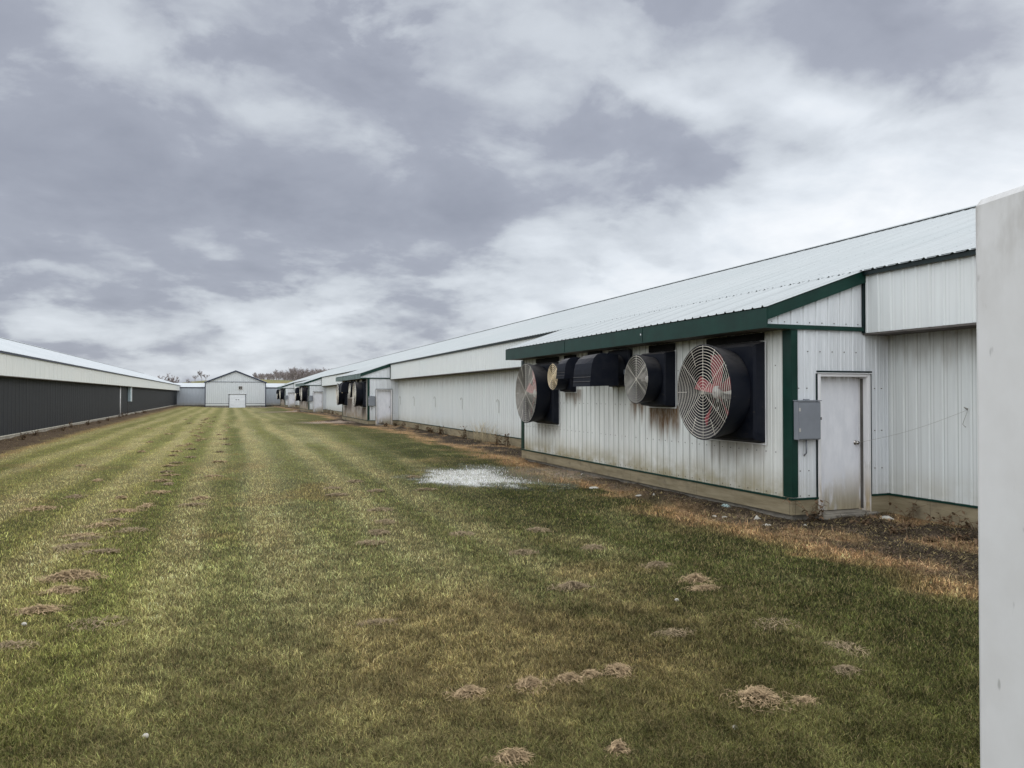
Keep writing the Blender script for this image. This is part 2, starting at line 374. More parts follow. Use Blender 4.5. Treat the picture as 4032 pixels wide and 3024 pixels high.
def siding(name, base, axis='y', zfoot=.314, grime=.6, stains=(), streak=.10, lines=.35, P=P_RIB, overall=0.0, rough=.42, tint=(104, 88, 60), drips=0.0):
    """painted ribbed steel with streaks, rib-line dirt, mould towards the foot and rust or dust runs below openings"""
    m, nt, bs = new_mat(name); X, Y, Z = xyz(nt, objc(nt)); S = Y if axis == 'y' else X
    sv = comb(nt, S * 9.0, Z * .55, X * .0)
    n_st = noise(nt, sv, 1.0, 6, .65); n_big = noise(nt, comb(nt, S * .35, Z * .5, 3.0), 1.0, 3, .5)
    n_fine = noise(nt, comb(nt, S * 40, Z * 6, 1.0), 1.0, 3, .6); n_blot = noise(nt, comb(nt, S * 1.6, Z * 2.2, 7.0), 1.0, 6, .62)
    c = mixc(nt, n_st.ss(.25, .75), tuple(k * (1 - streak) for k in base), tuple(min(1, k * (1 + streak * .6)) for k in base))
    c = mixc(nt, (n_big.ss(.35, .7)) * .25, c, tuple(k * f for k, f in zip(base, (.88, .93, .97))))
    fr = ((S / P) + .5).frac() - .5; ln = fr.abs().ss(.115, .15, 1, 0) * fr.abs().ss(.07, .12)
    c = mixc(nt, ln * lines * n_st.ss(.25, .6, .3, 1), c, lin(78, 76, 66))
    # mould at the foot
    g = (Z - zfoot).ss(0.0, .75, 1, 0); g = g * g * n_blot.ss(.25, .62, .15, 1.0) * grime
    c = mixc(nt, g, c, lin(146, 134, 96))
    if overall:
        c = mixc(nt, n_blot.ss(.3, .7, .35, 1) * Z.ss(zfoot, 2.6, 1, .35) * overall, c, lin(142, 124, 104))
    for (s0, s1, ztop, zlen, amt) in stains:
        w = S.ss(s0 - .08, s0 + .12) * S.ss(s1 - .12, s1 + .08, 1, 0)
        run = noise(nt, comb(nt, S * 6.5, Z * .25, float(s0)), 1.0, 5, .62)
        fall = ((Z * -1.0 + ztop) / zlen); k = fall.ss(-.04, .04) * ((fall * .9) - run * 1.25 + .25).ss(-.1, .45, 1, 0)
        c = mixc(nt, k * w * amt * n_fine.ss(.2, .6, .6, 1), c, lin(*tint))
    if drips:
        dn = noise(nt, comb(nt, S * 26, Z * 2.4, 2.0), 1.0, 3, .55).ss(.66, .72); zone = noise(nt, comb(nt, S * .9, Z * 1.2, 9.0), 1.0, 3, .5).ss(.42, .6)
        c = mixc(nt, dn * zone * Z.ss(1.1, 1.9, 1, .1) * drips, c, lin(84, 76, 60))
    sp = noise(nt, comb(nt, S * 23, Z * 7, 5.0), 1.0, 2, .5).ss(.74, .80); c = mixc(nt, sp * .45 * grime, c, lin(96, 82, 62))
    setc(nt, bs, c, n_st.ss(0, 1, rough - .06, rough + .16), 0.0, .35)
    bump(nt, bs, n_big + n_fine * .05 + n_blot * .12, .45, .03)
    return m
WHT = (.62, .66, .645)
M = {}
M['near_wall'] = siding('fan_wall_steel', (.72, .73, .68), 'y', .314, .85, [(.6, 2.15, 1.12, .5, .38), (3.05, 4.2, 1.66, .8, 1.0), (4.3, 4.95, 2.05, .8, 1.0), (7.3, 8.3, 1.98, .45, .7), (8.6, 10.2, 1.15, .5, .4), (.05, 11.2, 3.1, .5, .5)], .15, .6, tint=(98, 72, 40), drips=.7)
M['dusty_wall'] = siding('dusty_fan_wall_steel', (.58, .57, .53), 'y', .314, .8, [(.7, 2.3, 1.12, .8, .9), (2.9, 5.2, 1.9, 1.6, .85), (6.5, 10, 1.6, 1.3, .9)], .2, .6, overall=.75, tint=(80, 66, 54))
M['end_wall'] = siding('end_wall_steel', (.70, .72, .72), 'x', .314, .35, [], .12, .3, drips=.35)
M['main_wall'] = siding('main_wall_steel', (.66, .68, .65), 'y', .314, .35, [(-20, 160, 2.85, .7, .35)], .10, .45)
M['band'] = siding('eave_band_steel', (.67, .69, .665), 'y', -5, .0, [], .06, .16)
M['left_band'] = siding('left_band_steel', (.62, .63, .60), 'y', -5, .0, [], .05, .3, P=.9144)
M['black_wall'] = siding('black_wall_steel', (.016, .018, .022), 'y', .26, .0, [], .25, .15, P=.15, rough=.5)
M['barn_wall'] = siding('barn_gable_steel', (.60, .62, .62), 'x', -.1, .2, [], .12, .45, P=.30)
M['wing_wall'] = siding('link_wall_steel', (.47, .50, .52), 'x', .1, .6, [], .12, .35)
M['green'] = simple('dark_green_trim', (.004, .030, .021), .42, .2, 3, .25)
M['deep_green'] = simple('eave_trim_green', (.006, .016, .016), .45, .2, 3, .25)
M['dusty_green'] = simple('dusty_green_trim', (.12, .16, .15), .7, .35, 3, .2)
M['navy'] = simple('dark_navy_trim', (.012, .018, .045), .45, .2, 3, .4)
M['soffit'] = simple('dark_soffit_board', (.11, .10, .09), .8, .3, 3, .1)  # one dark tone for soffits and other small dark parts
M['white'] = simple('white_painted_trim', (.70, .70, .69), .5, .06, 5, .35)
M['greybox'] = simple('grey_enamel', (.20, .215, .235), .42, .06, 4, .4)
M['steel'] = simple('knob_steel', (.42, .40, .36), .28, .1, 20, .5, 1.0)
M['cream'] = simple('cream_sill_trim', (.52, .50, .42), .6, .2, 5, .2)
M['wire'] = simple('guard_wire', (.78, .74, .63), .5, .12, 8, .3)
M['beige_wire'] = simple('beige_guard_wire', (.78, .64, .42), .5, .12, 8, .3)
M['red'] = simple('faded_red_blade', (.30, .055, .065), .6, .25, 5, .3)
M['hub'] = simple('pale_hub_metal', (.42, .40, .37), .5, .15, 8, .3)
M['fblade'] = simple('dusty_grey_blade', (.10, .09, .08), .6, .3, 6, .2)
M['shut'] = simple('dark_shutter', (.014, .013, .012), .8, .4, 7, .1)
M['conc'] = simple('weathered_concrete', (.25, .23, .19), .9, .25, 5, .1, bmp=.3)
M['straw'] = simple('dry_grass_clippings', (.37, .27, .155), .9, .35, 22, .05)
M['straw2'] = simple('greyed_grass_clippings', (.28, .215, .13), .9, .35, 22, .05)
M['weed'] = simple('dead_weed_stalk', (.13, .085, .05), .9, .35, 12, .05)
M['palegrass'] = simple('bleached_tall_grass', (.50, .42, .27), .9, .2, 12, .05)
M['paper'] = simple('soiled_white_scrap', (.44, .42, .36), .85, .25, 18, .2)
M['teal'] = simple('pale_teal_foam_scrap', (.34, .44, .42), .8, .15, 18, .2)
M['puff'] = simple('white_puffball', (.48, .45, .38), .8, .15, 30, .2)
M['bark'] = simple('bare_tree_bark', (.25, .22, .215), .95, .2, 2, .05)
M['twine'] = simple('baling_twine', (.30, .29, .25), .9, .1, 40, .05)
M['screw'] = simple('rusted_screw_head', (.10, .085, .07), .7, .3, 40, .2)
def black_plastic():
    m, nt, bs = new_mat('sun_faded_black_plastic'); X, Y, Z = xyz(nt, objc(nt))
    g = nt.nodes.new('ShaderNodeNewGeometry'); nx, ny, nz = xyz(nt, g.outputs['Normal'])
    n = noise(nt, comb(nt, X, Y, Z), 5, 7, .65); n2 = noise(nt, comb(nt, X * 2, Y * 2, Z * 8), 3, 5, .6)
    c = mixc(nt, n.ss(.35, .75) * .5, (.004, .006, .012), (.020, .021, .025))
    c = mixc(nt, nz.ss(.25, 1.0) * n2.ss(.2, .6, .3, .7), c, lin(104, 101, 98))      # dust settled on what faces up
    c = mixc(nt, n2.ss(.66, .76) * .35, c, lin(110, 96, 74))
    setc(nt, bs, c, n.ss(.2, .8, .5, .7), 0.0, .18); bump(nt, bs, n, .15, .02)
    return m
M['black'] = black_plastic()
def roof_mat(name, base, lap_shade=.12):
    m, nt, bs = new_mat(name); X, Y, Z = xyz(nt, objc(nt))
    n = noise(nt, comb(nt, X * .4, Y * 5, 0.0), 1.0, 6, .6); nb = noise(nt, comb(nt, X * .3, Y * .12, 2.0), 1.0, 4, .5)
    c = mixc(nt, n.ss(.3, .7), tuple(k * .93 for k in base), tuple(k * 1.04 for k in base))
    c = mixc(nt, nb.ss(.35, .7) * .3, c, tuple(k * f for k, f in zip(base, (.86, .90, .90))))
    fr = ((Y / .9144) + .5).frac() - .5; ln = fr.abs().ss(.014, .034, 1, 0)
    c = mixc(nt, ln * lap_shade, c, lin(110, 116, 116))  # shadow line along each sheet lap, painted into the roof colour
    fx = ((X / 1.9)).frac(); fy = ((Y / P_RIB) + .5).frac() - .5
    dot = fx.ss(.0, .014, 1, 0) * fy.abs().ss(.16, .2, 1, 0) * fy.abs().ss(.1, .14); c = mixc(nt, dot * .5, c, lin(100, 104, 104))
    setc(nt, bs, c, n.ss(0, 1, .5, .65), 0.0, .2); return m
M['roof'] = roof_mat('white_roof_steel', (.43, .45, .44)); M['roof_l'] = roof_mat('left_roof_steel', (.50, .52, .52), .05)
def footing_mat():
    m, nt, bs = new_mat('treated_skirt_board'); X, Y, Z = xyz(nt, objc(nt))
    S = X + Y
    n = noise(nt, comb(nt, S * 1.2, Z * 9, 0.0), 1.0, 6, .65); n2 = noise(nt, comb(nt, S * 2.5, Z * 3, 4.0), 1.0, 6, .6)
    c = mixc(nt, n.ss(.3, .7), (.20, .165, .10), (.30, .255, .165)); c = mixc(nt, n2.ss(.5, .75) * .6, c, (.105, .085, .06))
    fr = (S / 2.44).frac(); c = mixc(nt, fr.ss(0, .004, 1, 0), c, (.03, .025, .02))
    c = mixc(nt, n2.ss(.2, .4, 1, 0) * .5, c, (.34, .31, .22))
    setc(nt, bs, c, .85, 0, .15); bump(nt, bs, n, .3, .01); return m
M['board'] = footing_mat()
def door_mat():
    m, nt, bs = new_mat('white_steel_door'); X, Y, Z = xyz(nt, objc(nt))
    n = noise(nt, comb(nt, X * 7, Z * 2.2, 0.0), 1.0, 6, .62); n2 = noise(nt, comb(nt, X * 25, Z * 2.5, 4.0), 1.0, 4, .6)
    c = mixc(nt, n.ss(.3, .7), (.74, .75, .77), (.84, .845, .86))
    g = Z.ss(.05, .85, 1, 0); k = g * (n * 1.3 + (X - 1.0) * .75 + g * .25).ss(.45, .85)
    c = mixc(nt, k * .9, c, lin(158, 145, 112)); c = mixc(nt, g * g * n2.ss(.35, .6) * .35, c, lin(104, 96, 78))
    top = Z.ss(2.02, 2.14) * n2.ss(.3, .6); c = mixc(nt, top * .55, c, lin(120, 108, 84))
    setc(nt, bs, c, .38, 0, .35); return m
M['door'] = door_mat()
def jamb_mat():
    m, nt, bs = new_mat('grimy_white_jamb'); X, Y, Z = xyz(nt, objc(nt))
    n = noise(nt, comb(nt, X * 9 + Y * 9, Z * 1.8, 0.0), 1.0, 6, .62)
    g = Z.ss(.0, .9, 1, 0); c = mixc(nt, g * n.ss(.35, .6), (.72, .71, .70), lin(165, 145, 105))
    c = mixc(nt, n.ss(.62, .75) * .35, c, lin(150, 142, 122)); setc(nt, bs, c, .5, 0, .3); return m
M['jamb'] = jamb_mat()

def vcol_mat(name, micro=True, transl=0.0, rough=.9):
    m, nt, bs = new_mat(name); a = nt.nodes.new('ShaderNodeAttribute'); a.attribute_name = 'tone'
    c = a.outputs['Color']
    if micro:
        tcn = nt.nodes.new('ShaderNodeTexCoord'); o = tcn.outputs['Object']
        n = noise(nt, o, 28, 5, .7); n2 = noise(nt, o, 6, 5, .6)
        mul = (n.ss(.25, .75, .55, 1.4)) * n2.ss(.2, .8, .82, 1.18)
        v = nt.nodes.new('ShaderNodeMix'); v.data_type = 'RGBA'; v.blend_type = 'MULTIPLY'; v.inputs[0].default_value = 1
        nt.links.new(c, v.inputs[6]); nt.links.new(comb(nt, mul, mul, mul), v.inputs[7]); c = v.outputs[2]
        bump(nt, bs, n + n2 * .6, .9, .03)
    setc(nt, bs, c, rough, 0, .1)
    if transl:
        out = nt.nodes['Material Output']; t = nt.nodes.new('ShaderNodeBsdfTranslucent'); nt.links.new(c, t.inputs[0])
        mx = nt.nodes.new('ShaderNodeMixShader'); mx.inputs[0].default_value = transl
        nt.links.new(bs.outputs[0], mx.inputs[1]); nt.links.new(t.outputs[0], mx.inputs[2]); nt.links.new(mx.outputs[0], out.inputs[0])
    return m

# ------------------------------------------------------------------ ground sheet
def axis_pts(segs):
    out = []
    for a, b, st in segs:
        n = max(1, int(round((b - a) / st))); out += list(np.linspace(a, b, n, endpoint=False))
    return np.array(out + [segs[-1][1]])
gx = axis_pts([(-3000, -300, 450), (-300, -40, 40), (-40, -10, 3), (-10, -7, .3), (-7, -2, .12), (-2, 9.9, .09), (9.9, 40, 3), (40, 300, 40), (300, 3000, 450)])
gy = axis_pts([(-600, -20, 100), (-20, 2, 1.0), (2, 26, .1), (26, 60, .22), (60, 150, .55), (150, 300, 15), (300, 3600, 300)])
GX, GY = np.meshgrid(gx, gy); GZ = gh(GX, GY)
nv = GX.size; co = np.stack([GX, GY, GZ], -1).reshape(-1, 3)
W, Hn = len(gx), len(gy)
idx = np.arange(nv).reshape(Hn, W)
quads = np.stack([idx[:-1, :-1], idx[:-1, 1:], idx[1:, 1:], idx[1:, :-1]], -1).reshape(-1, 4)
def np_mesh(name, co, faces, k, colours=None, smooth=False):
    me = bpy.data.meshes.new(name); me.vertices.add(len(co)); me.vertices.foreach_set('co', np.asarray(co, np.float32).ravel())
    nf = len(faces); me.loops.add(nf * k); me.loops.foreach_set('vertex_index', np.asarray(faces, np.int32).ravel())
    me.polygons.add(nf); me.polygons.foreach_set('loop_start', np.arange(0, nf * k, k, dtype=np.int32)); me.polygons.foreach_set('loop_total', np.full(nf, k, np.int32))
    if smooth: me.polygons.foreach_set('use_smooth', np.ones(nf, bool))
    me.update(calc_edges=True)
    if colours is not None:
        at = me.color_attributes.new('tone', 'FLOAT_COLOR', 'POINT')
        c4 = np.ones((len(co), 4), np.float32); c4[:, :3] = colours; at.data.foreach_set('color', c4.ravel())
    return me
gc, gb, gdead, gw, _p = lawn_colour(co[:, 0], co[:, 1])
under = .34 + .44 * sst(9, 34, np.hypot(co[:, 0], co[:, 1])); under = np.maximum(np.where(gb > .5, 1.0, under), gw)   # dark thatch, with the shade between near blades put into the colour
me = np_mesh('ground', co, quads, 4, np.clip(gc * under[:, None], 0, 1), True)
me.materials.append(vcol_mat('lawn_soil')); g_o = link('ground', me); tag(g_o, kind='structure')

# ------------------------------------------------------------------ grass blades
def blades(name, n_try, flat, seed, height, width, straw_frac, mat, accept, label, wide=False):
    rng = np.random.default_rng(seed)
    # distances with pdf ~ 1/d^2 keeps an even number of blades per patch of view
    dmin, dmax = (1.4, 40.0) if wide else (3.2, 62.0)
    u = rng.random(n_try); d = 1 / (1 / dmin - u * (1 / dmin - 1 / dmax))
    rel = (rng.random(n_try) - .5) * R(144 if wide else 76); ang = YAW + rel
    x, y = d * np.sin(ang), d * np.cos(ang)
    c, bare, dead, wp, cp = lawn_colour(x, y)
    wh = rng.random(n_try) < sst(.05, .95, wp) * .88; c = np.where((wp > .03)[:, None], np.where(wh[:, None], np.array(lin(202, 201, 194)), cp * .55 + np.array(lin(120, 124, 104)) * .45), c)
    keep = accept(x, y, bare, dead, wp, rng)
    if wide: keep = keep & ((np.abs(rel) > R(38)) | (d < 3.2))
    x, y, d, c, dead, wp = x[keep], y[keep], d[keep], c[keep], dead[keep], wp[keep]; n = len(x)
    hh = height * (.55 + .9 * rng.random(n)) * (1 + .0 * d); w = width * (.7 + .6 * rng.random(n)) * np.maximum(1, d / 5.0) ** .68
    hh = hh * (.45 + 1.1 * fbm(x * 5.3, y * 5.3, 77, 3))
    a = rng.random(n) * 2 * np.pi; lean = (.25 + .9 * rng.random(n)) if flat != 2 else (1.6 + 1.6 * rng.random(n)); la = rng.random(n) * 2 * np.pi
    z = gh(x, y) - .004
    dx, dy = np.cos(a) * w / 2, np.sin(a) * w / 2; lx, ly = np.cos(la) * lean * hh, np.sin(la) * lean * hh
    p0 = np.stack([x - dx, y - dy, z], -1); p1 = np.stack([x + dx, y + dy, z], -1)
    p2 = np.stack([x + lx * .35 + dx * .7, y + ly * .35 + dy * .7, z + hh * .6], -1); p3 = np.stack([x + lx * .35 - dx * .7, y + ly * .35 - dy * .7, z + hh * .6], -1)
    p4 = np.stack([x + lx, y + ly, z + hh * np.maximum(.15, 1 - .25 * lean)], -1)
    co = np.stack([p0, p1, p2, p3, p4], 1).reshape(-1, 3); b = np.arange(n)[:, None] * 5
    f = np.concatenate([b + np.array([[0, 1, 2]]), b + np.array([[0, 2, 3]]), b + np.array([[3, 2, 4]])], 1).reshape(-1, 3)
    r = rng.random(n)[:, None]; tint = rng.random((n, 3)) * .16 + .92
    lum = .34 + 1.45 * rng.random(n) ** 2.0; lum = (lum + (.84 - lum) * .85 * sst(7, 24, d))[:, None]
    tuft = (.30 + 1.4 * fbm(x * 9, y * 9, 90, 3)) * (.7 + .6 * fbm(x * 2.6, y * 2.6, 95, 2)); tuft = 1 + (tuft - 1) * sst(22, 9, d); cc = c * (lum * tuft[:, None]) * tint * {1: 2.05, 2: 1.6, 3: 1.6, 4: 1.8}[flat]
    sf = np.clip(straw_frac + .25 * (fbm(x * .9, y * .9, 50, 3) - .5), 0, 1)
    st = (rng.random(n) < sf)[:, None]; cc = np.where(st & (wp < .3)[:, None], np.array(lin(172, 154, 108)) * (.55 + .5 * r) * (.75 + .25 * sst(5, 11, d))[:, None], cc)
    dkb = (rng.random(n) < .16 * sst(25, 10, d))[:, None]; cc = np.where(dkb, cc * .5, cc)
    me = np_mesh(name, co, f, 3, np.repeat(np.clip(cc, 0, .9), 5, 0))
    me.materials.append(mat); o = link(name, me); tag(o, label, 'grass', kind='stuff')
    return o
gm = vcol_mat('grass_blade', False, .12, .65)
blades('lawn_grass', 1300000, 1, 11, .037, .0036, .20, gm, lambda x, y, b, dd, w, r: (x < XM - .2) & (x > XL) & (y < 135) & (r.random(len(x)) > b * 1.15 + dd * .5), 'short mown lawn grass between the two barns')
blades('lawn_grass', 900000, 1, 21, .037, .0046, .20, gm, lambda x, y, b, dd, w, r: (x < 6.5) & (x > XL) & (r.random(len(x)) > b * 1.15 + dd * .5), 'short mown lawn grass beside and before the camera', True)
blades('dead_grass', 420000, 3, 12, .075, .0048, .02, gm, lambda x, y, b, dd, w, r: (x < XM - .15) & (x > XL + .1) & (r.random(len(x)) < dd * .75 + b * .05) & ~((x > XW - .1) & (np.mod(y - 9.45, 37.6) < 11.4) & (y > 9)), 'withered orange grass along the foot of the barns')

blades('broadleaf_weeds', 160000, 4, 14, .030, .014, .0, gm, lambda x, y, b, dd, w, r: (x > 2.6) & (y < 8.5) & (x < edge_right(y)) & (fbm(x * 1.4, y * 1.4, 120, 3) > .56) & (r.random(len(x)) < .35), 'low broadleaf weeds among the grass near the white panel')
blades('soil_litter', 1100000, 2, 13, .038, .0060, .16, gm, lambda x, y, b, dd, w, r: (x < XM - .1) & (x > XL + .05) & (r.random(len(x)) < b * .8) & ~((x > XW - .05) & (np.mod(y - 9.45, 37.6) < 11.4) & (y > 9)), 'dead stalks and litter lying on the bare soil')
# ------------------------------------------------------------------ right barn
def long_barn(s, x_band, x_wall, x_ridge, z_bb, z_eave, z_ridge, y0, y1, z_sid, mats, name, label):
    """s=+1 the barn lies towards +x; distances positive"""
    b = empty(name, (s * x_wall, y0, 0)); tag(b, label, 'barn'); off = Vector(b.location)
    L = lambda x, y, z: (s * x - off.x, y - off.y, z)
    def part(mb, nm, mat):
        o = mb.build(nm, mat, b); return o
    ya, yb = 0.0, y1 - y0
    mb = MB(); sheet(mb, y0, y1, lambda q, o, z: L(x_wall - o, q, z), z_sid, z_bb + .1, P=mats['P'], lap=4)
    w = mb.build('wall', mats['wall'], b)
    mb = MB(); sheet(mb, y0, y1, lambda q, o, z: L(x_band - o, q, z), z_bb, z_eave - .03, lap=4, h=.016); mb.build('eave_band', mats['band'], b)
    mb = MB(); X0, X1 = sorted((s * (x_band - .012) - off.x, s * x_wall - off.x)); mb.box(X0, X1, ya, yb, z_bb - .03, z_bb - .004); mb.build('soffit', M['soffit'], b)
    mb = MB(); X0, X1 = sorted((s * (x_band - .03) - off.x, s * (x_band - .075) - off.x)); mb.box(X0, X1, ya - .05, yb + .05, z_eave - .10, z_eave - .016)
    mb.build('eave_trim', mats['trim'], b)
    k = (z_ridge - z_eave) / (x_ridge - x_band)
    mb = MB()
    def rf(q, o, t):
        xx = x_band - .11 + (x_ridge - x_band + .11) * t; return L(xx, q, z_eave + k * (xx - x_band) + o)
    sheet(mb, y0 - .12, y1 + .12, rf, 0.0, 1.0, steps=1, lap=4, h=.016)
    def rb(q, o, t):
        xx = x_ridge + (x_ridge - x_band + .11) * t; return L(xx, q, z_ridge - k * (xx - x_ridge) + o)
    sheet(mb, y0 - .12, y1 + .12, rb, 0.0, 1.0, steps=1, h=.022); mb.build('roof', mats['roof'], b)
    mb = MB(); mb.tube([L(x_ridge, y0 - .14, z_ridge + .01), L(x_ridge, y1 + .14, z_ridge + .01)], .05, 8)
    for q in (-1, 1): mb.quad(L(x_ridge, y0 - .14, z_ridge + .05), L(x_ridge, y1 + .14, z_ridge + .05), L(x_ridge + q * .22, y1 + .14, z_ridge + .05 - .22 * k), L(x_ridge + q * .22, y0 - .14, z_ridge + .05 - .22 * k))
    mb.build('ridge_cap', mats['trim2'], b)
    xf = 2 * x_ridge - x_wall
    for yy, n in ((y0 + .01, 0), (y1 - .01, 1)):
        mb = MB(); sheet(mb, x_band, 2 * x_ridge - x_band, lambda q, o, z: L(q, yy + (o if n else -o), z), z_sid, lambda q: z_eave - .05 + k * (x_ridge - x_band - abs(q - x_ridge)))
        mb.build('gable_wall', mats['gable'], b)
    mb = MB(); sheet(mb, y0, y1, lambda q, o, z: L(xf + o, q, z), z_sid, z_eave); mb.build('back_wall', mats['gable'], b)
    mb = MB(); X0, X1 = sorted((s * (x_wall - .02) - off.x, s * (x_wall + .05) - off.x)); mb.box(X0, X1, ya, yb, -.25, z_sid - .02); mb.build('skirt_board', mats['foot'], b)
    mb = MB(); X0, X1 = sorted((s * (x_wall - .035) - off.x, s * (x_wall + .0) - off.x)); mb.box(X0, X1, ya, yb, z_sid - .018, z_sid + .012); mb.build('base_trim', mats['base'], b)
    for yy in (y0 - .14, y1 + .10):
        for q in (-1, 1):
            mb = MB(); xa, za = x_ridge + q * (x_ridge - x_band + .1), z_eave - .06
            mb.add([L(xa, yy, za - .1), L(x_ridge, yy, z_ridge - .12), L(x_ridge, yy, z_ridge + .02), L(xa, yy, za + .05), L(xa, yy + .03, za - .1), L(x_ridge, yy + .03, z_ridge - .12), L(x_ridge, yy + .03, z_ridge + .02), L(xa, yy + .03, za + .05)],
                   [(0, 1, 2, 3), (7, 6, 5, 4), (0, 4, 5, 1), (3, 2, 6, 7), (0, 3, 7, 4), (1, 5, 6, 2)])
            mb.build('rake_trim', mats['trim'], b)
    return b, L
rbarn, RL = long_barn(1, 9.18, XM, 16.6, 2.80, 3.78, 6.29, -6.0, 143.0, .314,
    dict(wall=M['main_wall'], band=M['band'], trim=M['deep_green'], trim2=M['roof'], roof=M['roof'], gable=M['main_wall'], foot=M['board'], base=M['green'], P=P_RIB),
    'long_barn', 'very long white ribbed steel barn with pale roof behind the fan rooms')
lbarn, LL = long_barn(-1, 7.86, 8.3, 13.8, 2.57, 3.48, 5.49, -14.0, 146.0, .25,
    dict(wall=M['black_wall'], band=M['left_band'], trim=M['navy'], trim2=M['roof_l'], roof=M['roof_l'], gable=M['left_band'], foot=M['conc'], base=M['cream'], P=.15),
    'black_walled_barn', 'long barn with black ribbed wall under a white eave band')
mb = MB(); mb.box(.0, .03, 148.0, 158.9, .3, 2.5); mb.build('end_panel', simple('matt_black_panel', (.012, .014, .016), .7, .2, 3, .2), lbarn)

# ------------------------------------------------------------------ fan rooms (lean-to rooms on the right barn)
AY = 11.3                                    # length of a room
def make_fan_room():
    """origin: near outer corner on the ground; +x towards the barn, +y away"""
    a = empty('fan_room', (XW, 9.45, 0))
    xb, xm, xe = 9.18 - XW, XM - XW, 7.34 - XW          # band, main wall, eave line
    zt, zf = 3.144, 2.84; k = (3.78 - zt) / (xb - xe)
    mb = MB(); sheet(mb, 0, AY, lambda q, o, z: (-o, q, z), .314, 2.86, minor=.004, lap=4, steps=1)
    for q in np.arange(.1143, AY, P_RIB):
        for z in (.36, .98, 1.65, 2.3):
            if random.random() < .93:
                mb.box(-.008, -.001, q - .007 + .02, q + .007 + .02, z - .007, z + .007, 1)
    w = mb.build('fan_wall', [M['near_wall'], M['screw']], a)
    # end wall with the door opening; door between x .50 and 1.42
    d0, d1, dz = .47, 1.44, 2.19
    mb = MB(); at = lambda q, o, z: (q, -o, z)
    sheet(mb, 0, d0, at, .314, zf, minor=.004); sheet(mb, d0, d1, at, dz, zf, minor=.004); sheet(mb, d1, xm, at, .314, zf - .04, minor=.004)
    def rk(q): return zt + k * (q - xe) - .17
    sheet(mb, xe + .01, xb - .005, lambda q, o, z: (q, -.004 - o, z), zf + .05, rk, minor=.004)
    for z, xs in ((2.5, np.arange(.06, 1.3, P_RIB)), (1.95, (.12, .27, 1.56, 1.7)), (1.3, (1.56, 1.7)), (.72, (.14, .3, 1.56, 1.7)), (2.93, np.arange(-.36, 1.3, P_RIB)), (.35, (.14, .3))):
        for q in xs: mb.box(q - .007, q + .007, -.010, -.001, z - .007, z + .007, 1)
    mb.build('end_wall', [M['end_wall'], M['screw']], a)
    mb = MB(); sheet(mb, 0, xm, lambda q, o, z: (q, AY + o, z), .314, zf); sheet(mb, xe + .01, xb - .005, lambda q, o, z: (q, AY + .004 + o, z), zf - .001, rk); mb.build('rear_end_wall', M['end_wall'], a)
    mb = MB()
    def rf(q, o, t):
        xx = xe - .03 + (xb - xe + .06) * t; return (xx, q, zt + k * (xx - xe) + o - .004 * t)
    sheet(mb, -.10, AY + .08, rf, 0.0, 1.0, h=.018, lap=4); mb.build('roof', M['roof'], a)
    mb = MB(); mb.box(xe - .012, xe + .012, -.07, AY + .03, zf - .01, zt - .022)
    for q in (3.55, 7.2): mb.box(xe - .018, xe - .013, q, q + .012, zf, zt - .03, 1)
    mb.box(xe - .018, xe - .013, 3.6, 3.63, 2.98, 3.01, 2)
    mb.build('fascia', [M['green'], M['deep_green'], M['white']], a)
    for yy in (-.075, AY - .02 + .01):
        mb = MB(); t0, t1 = .035, .20
        xa, xz = xe + .013, xb + .03
        za, zz = zt + k * (xa - xe), zt + k * (xz - xe)
        vs = [(xa, yy, za - t1 - .0), (xz, yy, zz - t1), (xz, yy, zz - .015), (xa, yy, za - .015)]; vs += [(p[0], yy + .05, p[2]) for p in vs]
        mb.add(vs, [(0, 1, 2, 3), (7, 6, 5, 4), (0, 4, 5, 1), (3, 2, 6, 7), (0, 3, 7, 4), (1, 5, 6, 2)]); mb.build('rake_trim', M['green'], a)
    mb = MB(); mb.box(xe + .013, xb - .045, -.055, -.012, zf - .015, zf + .048); mb.build('gable_trim', M['green'], a)
    mb = MB(); mb.box(xb - .04, xb + .003, -.05, -.012, 2.80, 3.57); mb.build('band_edge_trim', M['deep_green'], a)
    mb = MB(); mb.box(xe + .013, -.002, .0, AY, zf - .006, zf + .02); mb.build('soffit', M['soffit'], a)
    for yy, s in ((0, 1), (AY, -1)):
        mb = MB(); y0, y1 = sorted((yy - s * .028, yy + s * .165))
        mb.box(-.030, -.020, y0, y1, .335, zf - .02); X = sorted((yy - s * .028, yy - s * .020))
        mb.box(-.0195, .085, X[0], X[1], .335, zf - .02); mb.build('corner_trim', M['green'], a)
    mb = MB(); mb.box(-.028, .03, .0, AY, .075, .292); mb.box(-.028, d0 - .01, -.028, -.001, .075, .292); mb.box(d1 + .01, xm, -.028, .03, .02, .292); mb.box(0, xm, AY + .002, AY + .03, .075, .292)
    mb.build('skirt_board', M['board'], a)
    mb = MB(); mb.box(-.042, -.002, -.04, AY + .03, .294, .322); mb.box(-.0015, d0 - .02, -.042, -.004, .294, .322); mb.box(d1 + .03, xm - .03, -.042, -.004, .294, .322)
    mb.build('base_trim', M['green'], a)
    mb = MB(); mb.box(.05, xm, .2, AY - .05, -.2, .2); mb.box(.05, d0 - .04, .06, .1995, -.2, .2); mb.box(d1 + .125, xm, .06, .1995, -.2, .2); mb.build('foundation', M['conc'], a)
    mb = MB(); mb.box(d0 - .03, d1 + .12, -.10, .16, -.1, .055, b=.006); mb.box(d0 + .04, d1 - .02, -.05, .16, .058, .075); mb.build('door_step', M['conc'], a)
    # door: panel with knob, frame, trim
    yp = .14
    mb = MB(); mb.box(d0 + .05, d1 - .055, yp, yp + .045, .085, 2.13, b=.004); dr = mb.build('door', M['door'], a)
